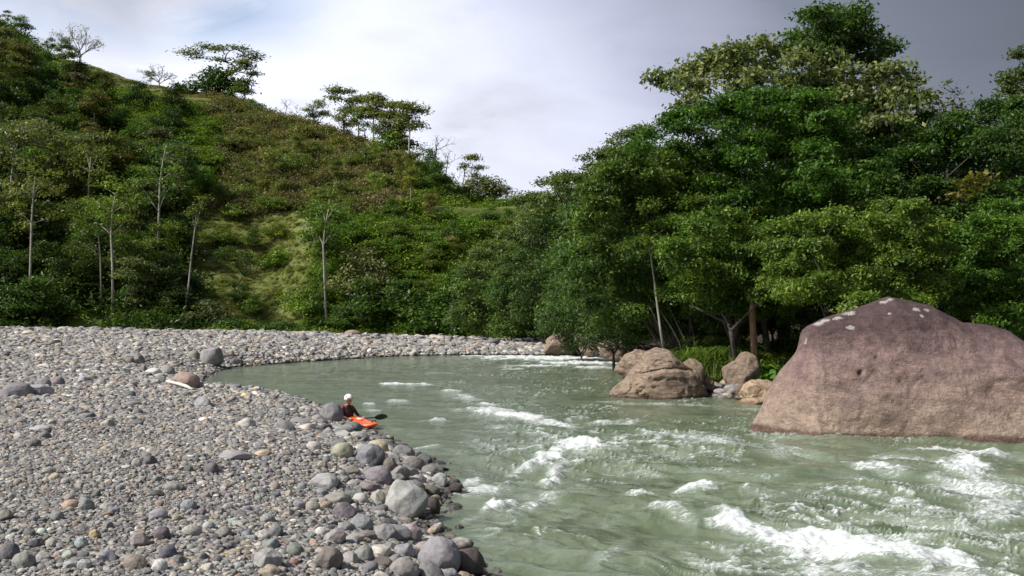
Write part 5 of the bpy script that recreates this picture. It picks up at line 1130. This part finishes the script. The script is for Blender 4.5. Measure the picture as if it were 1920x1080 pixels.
skn = mth(t, 'ADD', ramp(t, sp.outputs[2], [(.553, 0), (.556, 1)]), mth(t, 'MULTIPLY', ramp(t, sp.outputs[0], [(.352, 0), (.355, 1)]), ramp(t, sp.outputs[2], [(.10, 0), (.12, 1)])), clamp=True)
lk(t, mixc(t, skn, mixc(t, ramp(t, noise(t, tcn.outputs['Object'], 14, 3), [(.4, 0), (.6, 1)]), (.03, .012, .014), (.075, .015, .018)), (.42, .22, .15)), b.inputs['Base Color']); b.inputs['Roughness'].default_value = .6
me.materials.append(m)
def ell(name, c, r, material, par, cut=None):
    v, f = ICO[4]; v = v.copy()
    if cut: v = cut(v)
    bb_ = MB(); bb_.add(v * r, t=f); return link(name, bb_.mesh(name, material), par, loc=c)
M_WHT = plain('white_shell', (.85, .85, .83), .25); M_RED = plain('red_nylon', (.55, .02, .025), .5)
def hcut(v): v[:, 2] = np.where(v[:, 2] < -.35 - .0 * v[:, 0], -.35 + (v[:, 2] + .35) * .15, v[:, 2]); v[:, 2] = np.where((v[:, 0] > .45) & (v[:, 2] < .1), .1, v[:, 2]); return v
hel = ell('helmet', (.045, 0, .745), (.135, .118, .125), M_WHT, per, hcut)
for s in (1, -1): ell('helmet_vent', (.03, s * .108, .05), (.022, .012, .02), M_BLK, hel)
w = MB(); w.tube(curve((.06, .10, .68), (.06, -.10, .68), n=8) * np.array((1, 1, 1)) - np.array((0, 0, 1)) * (np.sin(np.linspace(0, np.pi, 8)) * .10)[:, None], .009, 5); link('chin_strap', w.mesh('chin_strap', M_BLK), per)
def vcut(v): v[:, 2] = np.clip(v[:, 2], -.82, .8); return v
ell('buoyancy_vest', (-.035, 0, .33), (.185, .215, .20), plain('dark_vest', (.03, .012, .014), .7), per, vcut)
for s in (1, -1): ell('shoulder_panel', (-.03, s * .185, .435), (.085, .085, .10), M_RED, per)
ell('nose', (.143, 0, .655), (.018, .012, .016), M_SKIN, per)
for s in (1, -1): ell('eye', (.128, s * .028, .675), (.008, .010, .007), M_BLK, per); ell('ear', (.05, s * .085, .655), (.02, .012, .028), M_SKIN, per)
ell('mouth', (.130, 0, .620), (.008, .022, .006), plain('lips', (.30, .10, .08), .5), per)
# paddle lies across both hands, far blade out over the water at the right
pad = link('paddle', None, loc=(K0[0], K0[1], .05), rot=(0, 0, HEAD)); tag(pad, 'dark double bladed paddle held low across the kayak deck', 'paddle')
pa, pb = np.array((.425, -.245, .18)), np.array((.425, .245, .18)); dr = (pb - pa) / np.linalg.norm(pb - pa)
w = MB(); w.tube(np.array([pa - dr * .42, pa, pb, pb + dr * .46]), .015, 8); link('shaft', w.mesh('shaft', M_BLK), pad)
def blade(c, d_):
    n = 12; t = np.linspace(0, 1, n); V = []
    wv = .085 * np.sin(np.pi * np.clip(t * .92 + .06, 0, 1)) ** .6
    upv = np.array((.25, 0, .97)); nv = np.cross(d_, upv)
    for i in range(n):
        p = c + d_ * t[i] * .46 + nv * .035 * (t[i] ** 2)
        for s1, s2 in ((1, 1), (-1, 1), (-1, -1), (1, -1)): V.append(p + upv * wv[i] * s1 + nv * .007 * s2)
    q = []
    for i in range(n - 1):
        for k_ in range(4): a = i * 4 + k_; b_ = i * 4 + (k_ + 1) % 4; q.append((a, b_, b_ + 4, a + 4))
    q += [(0, 1, 2, 3), (n * 4 - 4, n * 4 - 1, n * 4 - 2, n * 4 - 3)]; b_ = MB(); b_.add(np.array(V), q); return b_
M_BLADE = plain('dark_olive_blade', (.045, .05, .02), .35)
link('blade', blade(pb + dr * .42, dr).mesh('blade', M_BLADE), pad); link('blade', blade(pa - dr * .40, -dr).mesh('blade', M_BLADE), pad)

# ------------------------------------------------------------------ labels that single each thing out
LM = {'hill': [('the umbrella tree', 412, 140), ('the leaning pale trunk', 355, 500), ('the far left pale trunk', 57, 410), ('the terraced grass slope', 530, 500), ('the yellow green bench tree', 770, 355), ('the hill foot lawn', 150, 600),
               ('the brown scrub', 600, 300), ('the highest ridge corner', 40, 100), ('the grass bench', 870, 400), ('the yellow green crowned tree', 210, 400), ('the dark foot hollow', 660, 590), ('the gravel bar end', 900, 620), ('the pasture strip', 230, 150)],
      'wood': [('the tallest tree', 1580, 80), ('the great boulder', 1690, 560), ('the bare white pole', 1225, 500), ('the cracked rock', 1240, 650), ('the spreading tree', 1180, 380), ('the reddish leaved tree', 1822, 350), ('the far rapids', 1050, 560), ('the dense green tree', 1370, 270), ('the slim pale tree', 1775, 200)],
      'gap': [('the egg shaped rock', 1392, 695), ('the cracked rock', 1300, 710), ('the small tan block', 1390, 735)],
      'bar': [('the two toned boulder', 761, 944), ('the slate block', 691, 859), ('the purple grey boulder', 822, 1046), ('the jagged brown rock', 616, 1052), ('the dark purple stone', 645, 961), ('the grey wedge', 500, 1054), ('the white stone', 298, 1064),
              ('the orange tan stone', 175, 1004), ('the blue grey stone', 352, 950), ('the dull green block', 160, 948), ('the purple dome boulder', 29, 736), ('the reddish tan block', 346, 718), ('the round kayaker boulder', 620, 780), ('the flat pale slab', 604, 905),
              ('the nearly black stone', 280, 866), ('the round green grey stone', 42, 1055), ('the long flat pale stone', 74, 805), ('the small red stone', 551, 1056), ('the low pinkish slab', 435, 856), ('the flat green stone', 322, 915), ('the pinkish upright block', 625, 1010), ('the inlet boulder', 394, 675), ('the tan slope cobble', 515, 914)]}
ORD = ['', 'second', 'third', 'fourth', 'fifth', 'sixth', 'seventh', 'eighth', 'ninth', 'tenth', 'eleventh', 'twelfth']
gl = {}
for (o, desc, px, py, lm) in LABELS:
    nm, lx, ly = min(LM[lm], key=lambda q: math.hypot(q[1] - px, (q[2] - py) * 1.4)); dx, dy = px - lx, (py - ly) * 1.4
    rel = ('left of' if dx < 0 else 'right of') if abs(dx) > abs(dy) else ('above' if dy < 0 else 'below')
    gl.setdefault((desc, rel, nm), []).append((math.hypot(dx, dy), o))
for (desc, rel, nm), L in gl.items():
    L.sort(key=lambda q: q[0])
    for i, (_, o) in enumerate(L):
        o['label'] = ('%s %s %s' % (desc, rel, nm)) if len(L) == 1 else ('%s %s %s, %s nearest to it' % (desc, rel, nm, ORD[i] or '')).replace(',  nearest', ', nearest') if i < 12 else '%s %s %s, number %d from it' % (desc, rel, nm, i + 1)
for o in COL.objects:
    if o.parent is not None:
        for k_ in ('label', 'category', 'group'):
            if k_ in o.keys(): del o[k_]
